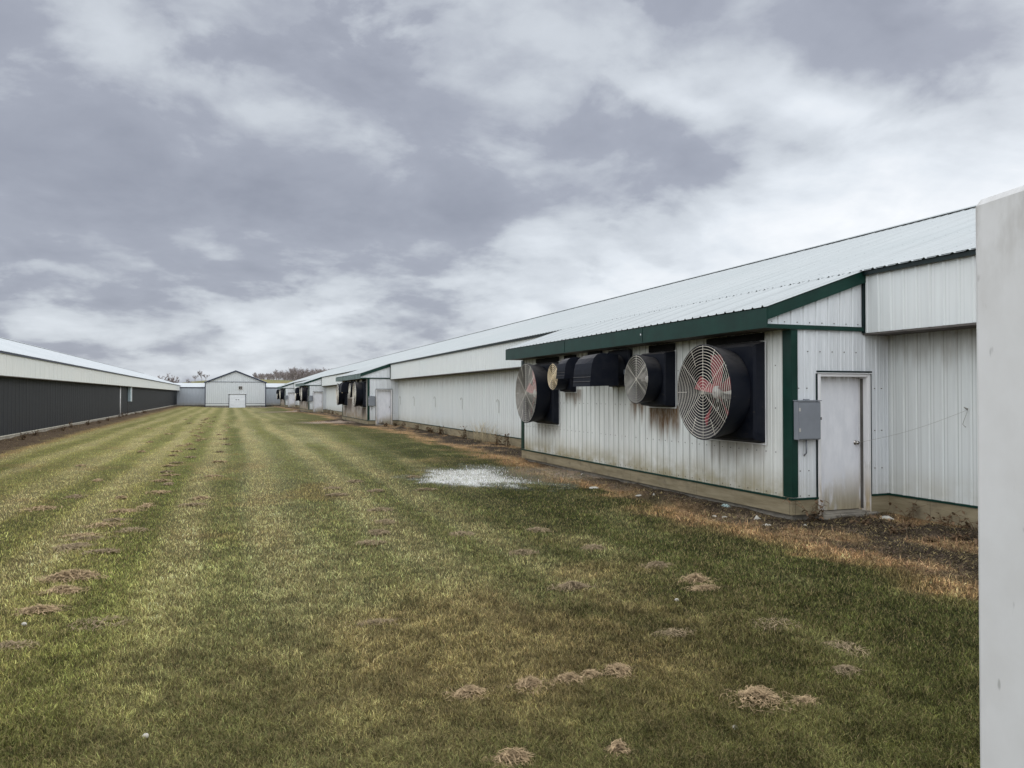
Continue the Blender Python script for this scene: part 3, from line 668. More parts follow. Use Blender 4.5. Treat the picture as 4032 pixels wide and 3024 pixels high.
    mb = MB(); mb.box(d1 - .052, d1 - .02, -.02, yp + .1, .03, 2.16); mb.box(d1 - .035, d1 + .02, -.035, -.001, .02, 2.17, b=.006)
    mb.box(d0 + .01, d0 + .045, -.02, yp + .1, .03, 2.16); mb.box(d0 - .02, d0 + .035, -.04, -.001, -.02, 2.17, b=.006)
    mb.box(d0 + .05, d1 - .056, -.02, yp + .1, 2.14, 2.165); mb.box(d0 + .036, d1 - .036, -.034, -.001, 2.125, 2.17, b=.006)
    mb.box(d1 - .08, d1 - .053, yp + .05, yp + .09, .03, 2.139)
    mb.build('frame', M['jamb'], dr)
    mb = MB(); mb.box(d0 - .03, d1 + .03, -.055, -.004, 2.174, 2.186); mb.box(d0 - .03, d1 + .03, -.05, -.01, 2.189, 2.215, 1)
    mb.box(d1 + .023, d1 + .038, -.03, -.001, .30, 2.173, 1); mb.box(d0 - .038, d0 - .022, -.03, -.001, .325, 2.173, 1); mb.build('drip_cap', [M['white'], M['deep_green']], dr)
    mb = MB(); kx = d1 - .125; c = (kx, yp - .002, 1.11); mb.rings([(0, .034), (-.008, .033), (-.012, .014), (-.03, .013), (-.036, .024), (-.048, .030), (-.062, .026), (-.068, .008)], 'y', c, 16, close=True)
    mb.build('knob', M['steel'], dr)
    mb = MB(); mb.box(d1 - .0555, d1 - .0535, .05, .11, .1, 2.1); mb.build('weather_strip', M['soffit'], dr)
    return a
random.seed(4)
room = make_fan_room()
room_labels = ['nearest white steel fan room with clean green trim and white door', 'second fan room from the camera, its fascia and fan wall grey with dust',
               'third fan room from the camera, small dusty box with a pale fascia', 'farthest fan room, beside the link wall of the gabled building']
# ---- exhaust fans
def arcpts(c, r, n=40): return [(c[0], c[1] + r * math.cos(2 * math.pi * i / n), c[2] + r * math.sin(2 * math.pi * i / n)) for i in range(n)]
def make_fan(name, half, r0, r1, depth, n_ring, blade_mat, wire_mat, housing_d=.16, zoff=0.0, spokes=True, wr=.0038, nb=5, rot=.5, hz=None, top=0):
    """origin on the wall at the fan centre; it blows towards -x"""
    f = empty(name); hz = hz or half
    mb = MB(); n = 64
    # square housing flowing into the round barrel
    def ring(x, fn): return [(x,) + fn(2 * math.pi * k / n) for k in range(n)]
    def sq(h, hv, rr):
        def g(q):
            c, s = math.cos(q), math.sin(q); p = 26.0
            t = (abs(c) ** p + abs(s) ** p) ** (-1 / p); return (h * c * t, hv * s * t + (zoff if rr else 0))
        return g
    def ci(r): return lambda q: (r * math.cos(q), r * math.sin(q))
    L = [ring(-.006, sq(half, hz, 0)), ring(-.035, sq(half, hz, 0)), ring(-.06, sq(half * .985, hz * .985, 0)), ring(-housing_d, sq(half * .95, hz * .95, 0)), ring(-housing_d - .03, sq(half * .90, hz * .9, 0)),
         ring(-housing_d - .035, ci(r0 * 1.01)), ring(-housing_d - .036, ci(r0 * .96))]
    vs = [p for r in L for p in r]; fs = [(i * n + k, i * n + (k + 1) % n, (i + 1) * n + (k + 1) % n, (i + 1) * n + k) for i in range(len(L) - 1) for k in range(n)]
    mb.add(vs, fs, 0, False)
    for (a, b2) in ((-1, -1), (1, -1), (-1, 1), (1, 1), (-1, 0), (1, 0)):
        mb.box(-.052, -.0355, a * (half - .03) - .008, a * (half - .03) + .008, b2 * (hz - .08) - .008, b2 * (hz - .08) + .008, 1)
    mb.build('housing', [M['black'], M['hub']], f)
    if top: mb = MB(); mb.box(-.030, -.020, -half * .97, half * .97, hz + .004, top); mb.build('upper_panel', M['shut'], f)
    mb = MB(); e = half + .022; ev = hz + .022
    for (a, b_, c, d) in ((-e, -half - .002, -ev, ev), (half + .002, e, -ev, ev)): mb.box(-.03, -.0225, a, b_, c, d)
    mb.box(-.03, -.0225, -half, half, -ev, -hz - .002); mb.build('flashing', M['white'], f)
    mb = MB(); x0 = -housing_d - .02
    mb.rings([(x0 + .02, r0 * .90), (x0, r0), (x0 - .05, r0 + (r1 - r0) * .15), (-depth + .01, r1 - .004), (-depth, r1), (-depth - .004, r1 - .008), (-depth + .006, r1 - .02), (x0 - .03, r0 - .02), (x0 + .1, r0 * .86), (-.02, r0 * .86)], 'x', (0, 0, 0), 64)
    mb.build('cone', M['black'], f)
    mb = MB(); mb.box(-.016, -.009, -r0 * .9, r0 * .9, -r0 * .9, r0 * .9)
    for i in range(9):
        z = -r0 * .85 + i * r0 * 1.7 / 8; mb.quad((-.02, -r0 * .85, z), (-.02, r0 * .85, z), (-.05, r0 * .85, z - .10), (-.05, -r0 * .85, z - .10))
    mb.build('shutter', M['shut'], f)
    mb = MB(); xg = -depth - .006
    for i in range(n_ring):
        r = .035 + (r1 - .03 - .035) * i / (n_ring - 1); mb.tube(arcpts((xg, 0, 0), r, max(16, int(14 + 40 * r / r1))), wr, 4, closed=True)
    rr = r1 - .005
    for q in (90, 38, 142): 
        c, s = math.cos(R(q)), math.sin(R(q)); mb.tube([(xg + .008, -c * rr, -s * rr), (xg + .008, c * rr, s * rr)], wr * 1.1, 4)
    if spokes:
        for q in (0, 180, 64, 116, 244, 296):
            c, s = math.cos(R(q)), math.sin(R(q)); mb.tube([(xg + .008, c * rr * .62, s * rr * .62), (xg + .008, c * rr, s * rr)], wr, 4)
    mb.build('guard', wire_mat, f)
    xf = -depth * .55
    for i in range(nb):
        mb = MB(); q0 = rot + 2 * math.pi * i / nb; S = []
        for j in range(7):
            t = j / 6; r = r0 * (.14 + .76 * t); wd = r0 * (.10 + .13 * t - .05 * t * t); tw = R(58 - 34 * t)
            for sgn in (-1, 1):
                for th in (0, .006): S.append((xf + sgn * wd * math.sin(tw) * .8 + th, r, sgn * wd * math.cos(tw)))
        S = [(p[0], p[1] * math.cos(q0) - p[2] * math.sin(q0), p[1] * math.sin(q0) + p[2] * math.cos(q0)) for p in S]
        fs = []
        for j in range(6):
            a = j * 4; b2 = a + 4; fs += [(a, b2, b2 + 2, a + 2), (a + 1, a + 3, b2 + 3, b2 + 1), (a, a + 1, b2 + 1, b2), (a + 2, b2 + 2, b2 + 3, a + 3)]
        fs += [(24, 25, 27, 26)]
        mb.add(S, fs); mb.build('blade', blade_mat, f)
    mb = MB(); mb.rings([(xf + .05, r0 * .06), (xf + .05, r0 * .15), (xf - .03, r0 * .15), (xf - .05, r0 * .10), (xf - .055, .01)], 'x', (0, 0, 0), 20, close=True)
    mb.box(xf + .06, xf + .11, -r0 * .9, r0 * .9, -.03, .03); mb.box(xf + .06, -.03, -.07, .07, -.16 * r0, .02); mb.build('hub', M['hub'], f)
    return f
def make_hood(name, sc, width, xs=1.0):
    """half-barrel hood turning the air down; origin on the wall at the middle of its round duct"""
    f = empty(name); w = width / 2
    prof = [(-.33, .52), (-.58, .545), (-.74, .515), (-.86, .44), (-.935, .33), (-.965, .20), (-.975, .10), (-.972, .045), (-.992, .035), (-.978, .02), (-.983, -.05), (-1.003, -.06), (-.99, -.075), (-1.0, -.16)]
    prof = [(a * sc * xs, b * sc) for a, b in prof]; back = [(-.33 * sc, -.14 * sc)]
    mb = MB(); n = len(prof); vs = []
    for y, k in ((-w, 1.0), (-w * .94, .94), (-w * .2, .45), (w * .55, .08), (w, 0.0)):
        for i, (a, b) in enumerate(prof):
            t = i / (n - 1); ax = (min(a, (-.72, -.72, -.83, -.90, -.945)[i] * sc * xs) if 0 < i < 5 else a); bz = b; vs.append((a * (1 - k) + ax * k, y, b * (1 - k) + bz * k))
    fs = [(j * n + i, j * n + i + 1, (j + 1) * n + i + 1, (j + 1) * n + i) for j in range(4) for i in range(n - 1)]
    mb.add(vs, fs, 0, False)
    for j in (0, 4):
        base = [vs[j * n + i] for i in range(n)]; y = base[0][1]; mb.add(base + [(back[0][0], y, back[0][1])], [tuple(range(n + 1)) if j else tuple(range(n, -1, -1))])
    mb.add([(prof[0][0], -w, prof[0][1] - .02), (prof[0][0], w, prof[0][1] - .02), (back[0][0], w, back[0][1]), (back[0][0], -w, back[0][1])], [(0, 1, 2, 3)])
    mb.build('hood', M['black'], f)
    mb = MB(); r = .33 * sc; mb.rings([(-.345 * sc, r * .98), (-.32 * sc, r), (-.12 * sc, r), (-.10 * sc, r * 1.15)], 'x', (0, 0, .20 * sc), 40, close=True); mb.build('duct', M['black'], f)
    h = .50 * sc; mb = MB(); mb.box(-.12 * sc, -.024, -h, h, .20 * sc - h * .72, .62, b=.03 * sc); mb.build('housing', M['black'], f)
    mb = MB(); mb.box(-.15 * sc - .03, -.12 * sc - .002, -w * .98, -w * .9 + .0, .10 * sc, .20 * sc); mb.build('latch', M['greybox'], f)
    return f
def make_box():
    """meter box, origin at its lower left back corner"""
    b = empty('electrical_box'); mb = MB(); mb.box(0, .405, -.135, -.035, 0, .565, b=.004); mb.build('enclosure', M['greybox'], b)
    mb = MB(); mb.box(.012, .398, -.148, -.1365, .012, .548, b=.004); c = mb.build('cover', M['greybox'], b)
    mb = MB(); mb.box(-.008, .412, -.155, -.03, .569, .583); mb.box(.15, .22, -.12, -.06, .5845, .60); mb.build('top_lip', M['greybox'], b)
    for z in (.12, .42):
        mb = MB(); mb.box(.002, .028, -.158, -.149, z, z + .05); mb.build('hinge', M['hub'], b)
    mb = MB(); mb.box(.400, .418, -.147, -.137, .29, .33); mb.build('latch', M['soffit'], b)
    mb = MB(); mb.tube([(.2, -.07, -.001), (.2, -.07, -.2), (.2, -.02, -.24)], .012, 6); mb.build('conduit', M['greybox'], b)
    return b
fan_big = make_fan('exhaust_fan', .80, .68, .775, .62, 16, M['red'], M['wire'], .16, rot=.28, top=2.82 - 1.895)
fan_mid = make_fan('exhaust_fan', .50, .42, .468, .58, 10, M['fblade'], M['wire'], .22, spokes=False, nb=4, rot=.25, hz=.53, top=2.82 - 2.15)
fan_small = make_fan('exhaust_fan', .37, .30, .33, .48, 7, M['fblade'], M['beige_wire'], .14, spokes=False, nb=4, rot=.1, wr=.0075, top=2.82 - 2.29)
hood_a = make_hood('exhaust_hood', .97, .84); hood_b = make_hood('exhaust_hood', .68, .46, 1.34)
ebox = make_box()
kit = [  # prototype, offset along the wall, height, label, group, category
    (fan_big, 1.38, 1.895, 'big round fan with red blades beside the green corner', 'exhaust fan', 'large exhaust fans on the fan rooms'),
    (fan_mid, 3.66, 2.15, 'middle-sized black fan with wire guard over a brown stain', 'exhaust fan', 'medium exhaust fans on the fan rooms'),
    (hood_a, 5.29, 2.18, 'larger black ribbed hood bending downward', 'exhaust hood', 'black hoods on the fan rooms'),
    (hood_b, 6.53, 2.32, 'smaller black hood behind the larger hood', 'exhaust hood', 'small black hoods on the fan rooms'),
    (fan_small, 7.95, 2.29, 'small black fan with beige wire guard', 'exhaust fan', 'small exhaust fans on the fan rooms'),
    (fan_big, 9.42, 1.895, 'big round fan with red blades at the wall\'s far end', 'exhaust fan', 'large exhaust fans on the fan rooms'),
    (ebox, None, 1.19, 'grey electrical box between green corner and white door', 'electrical box', 'electrical boxes beside the fan room doors')]
wherelab = ['on the nearest fan room', 'on the second fan room', 'on the third fan room', 'on the farthest fan room']
used = set()
for i in range(4):
    y0 = 9.45 + 37.6 * i
    if i == 0: a = room
    else:
        a = copy_tree(room); a.location = (XW, y0, 0)
        for ch in a.children:
            nm = ch.name.split('.')[0]
            if nm == 'fan_wall': ch.data = ch.data.copy(); ch.data.materials[0] = M['dusty_wall']
            if nm == 'fascia': ch.data = ch.data.copy(); ch.data.materials[0] = M['dusty_green']; ch['label'] = 'green fascia greyed by fan dust'
    tag(a, room_labels[i], 'lean-to', 'fan rooms along the right barn')
    for (p, off, z, lb, cat, grp) in kit:
        if p.name in used: o = copy_tree(p)
        else: o = p; used.add(p.name)
        o.location = (XW, y0 + off, z) if off is not None else (XW + .0, y0, z)
        o.rotation_euler.x = 0
        tag(o, lb + ', ' + wherelab[i], cat, grp)

# ------------------------------------------------------------------ twine, wire hooks
mb = MB(); k0 = (XW + 1.315, 9.45 + .09, 1.11); k1 = (9.63, 8.03, 1.64)
pts = [(k0[0] + (k1[0] - k0[0]) * t, k0[1] + (k1[1] - k0[1]) * t, k0[2] + (k1[2] - k0[2]) * t - .05 * math.sin(math.pi * t)) for t in np.linspace(0, 1, 12)]
mb.tube(pts, .0018, 4); mb.tube([k1, (9.61, 8.02, 1.60), (9.6, 8.05, 1.52), (9.6, 8.08, 1.44), (9.61, 8.04, 1.40)], .004, 4); mb.tube([k1, (9.6, 8.06, 1.68), (9.6, 8.0, 1.66), k1], .006, 4)
tag(mb.build('twine', M['twine']), 'thin twine tied from the door knob to a knot on the barn wall', 'twine')
hk_lab = ['bent wire hook on the wall, nearest the first fan room', 'bent wire hook, second out from the first fan room', 'bent wire hook in the middle of the wall bay', 'bent wire hook, second out from the second fan room door', 'bent wire hook closest to the second fan room door']
for i, (px, py) in enumerate(((1964, 1583), (1820, 1575), (1714, 1570), (1631, 1569), (1577, 1567))):
    d = FPX * 9.62 / ((px - 905) * math.cos(YAW)); yy = (d - 9.62 * math.sin(YAW)) / math.cos(YAW); zz = H - (py - HY) * d / FPX
    mb = MB(); mb.tube([(0, 0, -.42), (0, 0, 0), (-.01, .02, .07), (-.02, .09, .10), (-.03, .15, .07), (-.03, .17, .0)], .008, 5)
    tag(mb.build('wire_hook', M['twine'], None, (9.625, yy, zz)), hk_lab[i], 'wire hook', 'wire hooks on the right barn wall')

# ------------------------------------------------------------------ left barn: downpipe and duct
mb = MB(); dp = empty('downpipe', (-8.24, 69.3, 0)); tag(dp, 'thin white downpipe standing against the black wall', 'downpipe')
mb.tube([(0, 0, .14), (0, 0, 2.54)], .055, 8); mb.build('pipe', M['white'], dp)
mb = MB(); mb.box(.0, .62, -.12, .12, .04, .10); mb.build('splash_tray', M['soffit'], dp)
dc = empty('wall_duct', (-8.24, 74.6, 0)); tag(dc, 'narrow pale blue-white duct hanging below the eave band on the black wall', 'duct')
mb = MB(); mb.box(-.02, .22, -.25, .25, 1.28, 2.55, b=.02); mb.build('casing', simple('pale_blue_duct', (.38, .47, .50), .5, .1, 4, .3), dc)
mb = MB(); mb.box(.222, .27, .1, .25, 1.28, 2.55); mb.build('edge_strip', M['white'], dc)
mb = MB(); mb.tube([(-.02, .0, .25), (-.02, 0, 1.27)], .02, 6); mb.build('cable', M['soffit'], dc)

# ------------------------------------------------------------------ far gabled building and its link wings
gb_ = empty('gabled_building', (.9, 132, -.1)); tag(gb_, 'white gabled building with dark trim and white overhead door at the far end', 'building')
hw, ze, zp, zb = 4.48, 4.02, 5.82, .22
kk = (zp - ze) / hw
mb = MB(); at = lambda q, o, z: (q, -o, z)
dl, dr_ = -.95, 1.45
sheet(mb, -hw, dl, at, .60, ze - .04, P=.30); sheet(mb, dr_, hw, at, .60, ze - .04, P=.30); sheet(mb, dl, dr_, at, 2.08, ze - .04, P=.30)
sheet(mb, -hw, hw, at, ze + .02, lambda q: zp - kk * abs(q) - .03, P=.30); mb.build('front_wall', M['barn_wall'], gb_)
mb = MB(); mb.box(-hw, -hw + .02, .02, 9.2, -.2, ze); mb.box(hw - .02, hw, .02, 9.2, -.2, ze); mb.box(-hw, hw, 9.2, 9.22, -.2, ze); mb.build('side_wall', M['wing_wall'], gb_)
mb = MB()
for s in (-1, 1):
    sheet(mb, -.25, 9.6, lambda q, o, t: (s * (hw + .25) * (1 - t), q, zp + .06 - kk * (hw + .25) * (1 - t) + o), 0.0, 1.0)
mb.build('roof', M['roof_l'], gb_)
mb = MB()
for s in (-1, 1):
    xa = s * (hw + .24); za = zp - kk * (hw + .24)
    vs = [(xa, -.26, za - .14), (0, -.26, zp - .14), (0, -.26, zp + .045), (xa, -.26, za + .045)]; vs += [(p[0], -.2, p[2]) for p in vs]
    mb.add(vs, [(0, 1, 2, 3), (7, 6, 5, 4), (0, 4, 5, 1), (3, 2, 6, 7), (0, 3, 7, 4), (1, 5, 6, 2)])
mb.build('rake_trim', M['navy'], gb_)
mb = MB(); mb.box(-hw, hw, -.05, -.022, ze - .04, ze + .03); mb.build('gable_trim', M['navy'], gb_)
for s in (-1, 1):
    mb = MB(); X = sorted((s * hw, s * (hw + .12))); mb.box(X[0], X[1], -.05, .06, .0, ze - .045); mb.build('corner_trim', M['navy'], gb_)
mb = MB()
for a, b2 in ((-hw + .005, dl - .11), (dr_ + .11, hw - .005)):
    mb.box(a, b2, -.045, -.0, .545, .60, 1); mb.box(a, b2, -.03, -.0, .255, .543, 0); mb.box(a, b2, -.045, 0, .21, .253, 1); mb.box(a, b2, .01, .05, -.3, .21, 2)
mb.build('base_band', [M['left_band'], M['navy'], M['conc']], gb_)
mb = MB(); mb.box(dl - .10, dl - .02, -.06, .02, -.05, 2.10, 1); mb.box(dr_ + .02, dr_ + .10, -.06, .02, -.05, 2.10, 1); mb.box(dl - .019, dr_ + .019, -.06, .02, 2.05, 2.10, 1); mb.box(dl - .2, dr_ + .2, -.07, 0, 2.103, 2.17, 0); mb.build('door_frame', [M['white'], M['navy']], gb_)
mb = MB()
for k in range(4): mb.box(dl - .015, dr_ + .015, .02, .06, -.2 + k * .56, -.2 + k * .56 + .55)
od = mb.build('overhead_door', simple('white_overhead_door', (.72, .74, .76), .5, .05, 2, .3), gb_)
mb = MB()
for q in (-.02, .34):
    for j in range(3): mb.box(q + .05 * j, q + .12 + .05 * j, .012, .018, 1.12 + .04 * (j % 2), 1.26 - .03 * j)
mb.build('door_mark', simple('grey_door_mark', (.25, .25, .26), .7, .2, 9), od)
wf = empty('wall_fan', (.9 + .72, 132 - .03, 2.98)); tag(wf, 'small square wall fan above the overhead door of the gabled building', 'wall fan')
mb = MB(); mb.box(-.29, .29, -.05, .0, -.29, -.22); mb.box(-.29, .29, -.05, 0, .22, .29); mb.box(-.29, -.22, -.05, 0, -.219, .219); mb.box(.22, .29, -.05, 0, -.219, .219); mb.build('frame', M['hub'], wf)
mb = MB(); mb.rings([(-.04, .21), (-.02, .21), (-.02, .14), (-.04, .14)], 'y', (.03, 0, 0), 20); mb.box(-.215, .215, -.012, -.004, -.215, .215); mb.build('opening', M['shut'], wf)
mb = MB(); mb.rings([(-.06, .10), (-.03, .11)], 'y', (.03, 0, 0), 16, close=True); mb.box(-.02, .08, -.06, -.045, -.2, .2); mb.build('motor', M['hub'], wf)
for nm, xa, xb2, lb in (('link_wing', -13.0, .9 - hw - .13, 'low grey-white link wing joining the black-walled barn to the gabled building'), ('link_wing', .9 + hw + .13, 16.0, 'low grey-white link wing between the gabled building and the right barn')):
    wg = empty(nm, ((xa + xb2) / 2, 141 if 1 else 0, 0)); tag(wg, lb, 'building', 'link wings beside the gabled building'); ox = (xa + xb2) / 2; a, b2 = xa - ox, xb2 - ox
    mb = MB(); sheet(mb, a, b2, lambda q, o, z: (q, -o, z), .10, 3.02); mb.box(a, b2, 4.3, 4.32, -.2, 3.02); mb.build('wall', M['wing_wall'], wg)
    mb = MB(); mb.box(a, b2, -.05, -.024, 2.98, 3.14); mb.build('eave_trim', M['navy'], wg)
    mb = MB(); sheet(mb, a, b2, lambda q, o, t: (q, -.15 + 2.3 * t, 3.16 + .72 * t + o), 0.0, 1.0); sheet(mb, a, b2, lambda q, o, t: (q, 2.15 + 2.3 * t, 3.88 - .72 * t + o), 0.0, 1.0); mb.build('roof', M['roof_l'], wg)
    mb = MB(); mb.box(a, b2, -.01, .08, -.3, .09); mb.build('skirt_board', M['soffit'], wg)

# ------------------------------------------------------------------ white panel close on the right
u0, dd0 = (3836 - CX) / FPX, 1.60
ca, sa = math.cos(YAW), math.sin(YAW)
pc = Vector((dd0 * (sa + u0 * ca), dd0 * (ca - u0 * sa), 0))
ang = YAW - math.atan((CX - 1600) / FPX)          # heading of the panel from +y
dirv = Vector((math.sin(ang), math.cos(ang), 0)); nrm = Vector((math.cos(ang), -math.sin(ang), 0))
pn = MB(); th, ln, zt_ = .045, 1.25, H + .398
def P3(a, t, z): p = pc - dirv * a + nrm * t; return (p.x - pc.x, p.y - pc.y, z)
prof = [(0.0, .010), (.003, .003), (.010, 0.0)]
outl = [(0.012, 0.0), (ln, 0.0), (ln, th), (0.012, th), (.003, th - .004), (0, th - .012), (0, .012), (.003, .004)]
n = len(outl); vs = [P3(a, t, -.05) for a, t in outl] + [P3(a, t, zt_ - .012) for a, t in outl] + [P3(a + (.006 if a < .1 else -.006), t + (.006 if t < .02 else -.006), zt_) for a, t in outl]
fs = [tuple(range(n))] + [(k * n + i, k * n + (i + 1) % n, (k + 1) * n + (i + 1) % n, (k + 1) * n + i) for k in range(2) for i in range(n)] + [tuple(range(3 * n - 1, 2 * n - 1, -1))]
pn.add(vs, fs)
def panel_mat():
    m, nt, bs = new_mat('weathered_white_panel_top_shade'); o = objc(nt); X, Y, Z = xyz(nt, o)
    n = noise(nt, o, 5, 5, .6); n2 = noise(nt, comb(nt, X * 14, Y * 14, Z * 6), 1.0, 4, .6); n3 = noise(nt, comb(nt, X * 30, Y * 30, Z * 14), 1.0, 2, .5)
    c = mixc(nt, n.ss(.3, .7), (.71, .70, .67), (.775, .77, .745)); c = mixc(nt, n2.ss(.64, .76) * .5, c, lin(150, 140, 122)); c = mixc(nt, n3.ss(.71, .78) * .45, c, lin(120, 118, 112)); n4 = noise(nt, comb(nt, X * 3, Y * 3, Z * 2.2), 1.0, 3, .6); c = mixc(nt, n4.ss(.62, .72) * .4, c, lin(172, 160, 134))
    c = mixc(nt, Z.ss(1.95, 2.25) * n2.ss(.35, .65) * .5, c, lin(165, 160, 150)); setc(nt, bs, c, .55, 0, .3); bump(nt, bs, n2, .15, .004); return m  # top shading painted into the panel colour, over the weathering marks
tag(pn.build('white_panel', panel_mat(), None, (pc.x, pc.y, 0)), 'tall white panel standing close to the camera at the edge of the view', 'panel')

# ------------------------------------------------------------------ clippings, puffballs, scraps
random.seed(9)
def clump(px, py, w, dpt, h, n, label, mat='straw', name='grass_clump', group='heaps of dry grass clippings on the lawn', seed=None, stretch=0.0):
    x, y = ground_at(px, py); z = float(gh(x, y)); rng = random.Random(seed or int(px * 7 + py)); mb = MB()
    # an uneven mat below
    N = 18; vs = [(0, 0, h * .25)]
    for ring, fr in ((.5, .25), (1.0, 0.0)):
        for k in range(N):
            q = 2 * math.pi * k / N; rr = ring * (.35 + .5 * rng.random()); vs.append((math.cos(q) * w / 2 * rr, math.sin(q) * dpt / 2 * rr, h * fr * (.3 + .7 * rng.random()) - .01))
    fs = [(0, 1 + k, 1 + (k + 1) % N) for k in range(N)] + [(1 + k, 1 + N + k, 1 + N + (k + 1) % N, 1 + (k + 1) % N) for k in range(N)]
    mb.add(vs, fs)
    dist = math.hypot(x, y); ww = .0026 * max(1, dist / 6); w *= .86; dpt *= .84; n = int(n * 1.5)
    for _ in range(n):
        q = rng.random() * 2 * math.pi; rr = rng.random() ** .6 * (1.7 if (n > 180 and _ % 4 == 0) else 1.0); cx, cy = math.cos(q) * rr * w / 2, math.sin(q) * rr * dpt / 2
        cz = h * max(.12, 1 - rr * rr) * (.3 + .8 * rng.random()) + .012; a = rng.random() * 2 * math.pi; l = (.03 + .07 * rng.random()) * max(.8, min(1.6, dist / 6)); s = (rng.random() - .35) * .6
        dx, dy, dz = math.cos(a) * l / 2, math.sin(a) * l / 2, s * l / 2; ox, oy = -math.sin(a) * ww, math.cos(a) * ww; m = .3 * l * (rng.random() - .5)
        mb.add([(cx - dx - ox, cy - dy - oy, cz - dz), (cx - dx + ox, cy - dy + oy, cz - dz), (cx + ox - dy * .2, cy + oy + dx * .2, cz + abs(m)), (cx - ox - dy * .2, cy - oy + dx * .2, cz + abs(m)), (cx + dx, cy + dy, cz + dz)], [(0, 1, 2, 3), (3, 2, 4)])
    return tag(mb.build(name, M[mat], None, (x, y, z)), label, 'grass clump', group)
big = [(2990, 2765, .30, .30, .07, 420, 'biggest tan heap of clippings, in the lower right of the lawn'), (1850, 2748, .24, .16, .05, 260, 'leftmost tan heap in the foreground row of clippings'),
       (2085, 2715, .21, .18, .055, 260, 'second tan heap from the left in the foreground row'), (2240, 2690, .24, .15, .05, 240, 'third heap, long and low, in the foreground row'),
       (2325, 2662, .14, .12, .03, 120, 'small heap between two larger ones in the foreground row'), (2435, 2648, .20, .20, .05, 220, 'rightmost tan heap in the foreground row of clippings'),
       (2435, 2975, .13, .13, .06, 200, 'upright tuft of dry grass near the bottom edge'), (2020, 3010, .24, .14, .06, 240, 'tan heap cut off by the bottom edge of the view'),
       (285, 2278, .52, .34, .07, 600, 'large tan heap of clippings on the left lawn'), (245, 2332, .34, .25, .05, 260, 'small heap just in front of the large left heap'),
       (150, 2408, .36, .22, .035, 240, 'spread-out heap at the left edge of the lawn, nearer the camera'), (2255, 2318, .34, .22, .05, 300, 'brown heap in the middle of the dark lawn'),
       (2740, 2290, .28, .24, .06, 260, 'twin heap, the farther of two close together right of the middle'), (2775, 2325, .30, .14, .03, 200, 'twin heap, the nearer and flatter of two close together'),
       (2590, 2232, .26, .2, .04, 200, 'greyish heap beyond the twin heaps'), (3170, 2775, .18, .16, .03, 120, 'thin scatter right beside the biggest tan heap'),
       (3335, 2650, .18, .15, .03, 130, 'thin star-shaped scatter on the dark lawn by the panel'), (1480, 2458, .36, .14, .02, 160, 'thin dark scatter in the middle foreground')]
for b in big: clump(*b, mat='straw2' if 'grey' in b[6] or 'dark' in b[6] or 'brown' in b[6] else 'straw')
rng = random.Random(5)
for i in range(62):      # the broken windrow on the left and the shorter ones beside it
    t = i / 61; yy = 10.5 + 59 * t ** 1.6; r = rng.random()
    if i % 3: xx = -1.45 + rng.uniform(-.38, .38)
    elif i % 2: xx = -.28 + rng.uniform(-.2, .2); yy = 13 + 40 * t
    else: xx = -3.0 + rng.uniform(-1.2, .6); yy = yy + 4
    d = xx * sa + yy * ca; px = CX + FPX * (xx * ca - yy * sa) / d; py = HY + H * FPX / d
    lb = 'low heap in the broken row of clippings left of the green lane' if i % 3 else ('small heap in the short row beside the green lane' if i % 2 else 'stray low heap on the pale left lawn')
    gp = 'broken row of clippings' if i % 3 else ('short row of clippings' if i % 2 else 'stray heaps on the left lawn')
    clump(px, py, rng.uniform(.18, .55), rng.uniform(.15, .5), rng.uniform(.02, .04), int(150 * max(.25, 1 - t)), lb, 'straw' if r < .75 else 'straw2', 'grass_clump', gp)
for i, (px, py) in enumerate(((1310, 1925), (1330, 1950), (1400, 1900), (1480, 1935), (1500, 2010), (1520, 2060), (1490, 2100), (1460, 2140), (1630, 1880), (1680, 1930), (1820, 2108), (2060, 2180), (2340, 2160), (2650, 2505), (2120, 2090), (3050, 2470), (3330, 2560), (390, 2460), (40, 2555), (760, 1990), (520, 2090), (400, 2180))):
    clump(px, py, .3 + .25 * rng.random(), .2 + .3 * rng.random(), .03, 110, 'small brown scatter of clippings on the mown lawn', 'straw2', 'grass_clump', 'small scatters of clippings on the lawn')
for px, py, r, lb in ((573, 2890, .018, 'white puffball at the lower left of the lawn, largest of the four'), (2665, 2357, .019, 'round white puffball on the dark lawn near the twin heaps'), (2893, 2858, .018, 'white puffball in the grass below the biggest tan heap'), (95, 2448, .019, 'white puffball near the left edge of the lawn')):
    x, y = ground_at(px, py, .03); mb = MB(); q = random.Random(px)
    prof = [(-.8 * r, .25 * r), (-.5 * r, .8 * r), (0, 1.05 * r), (.45 * r, .9 * r), (.8 * r, .5 * r), (.9 * r, .05 * r)]
    mb.rings(prof, 'z', (0, 0, r * .8), 14, close=True); mb.rings([(-r * 1.2, .3 * r), (-.2 * r, .28 * r)], 'z', (0, 0, r * .8), 8)
    mb.v = [(a + .12 * r * q.uniform(-1, 1), b + .12 * r * q.uniform(-1, 1), c) for a, b, c in mb.v]
    tag(mb.build('puffball', M['puff'], None, (x, y, float(gh(x, y)))), lb, 'puffball', 'white puffballs on the lawn')
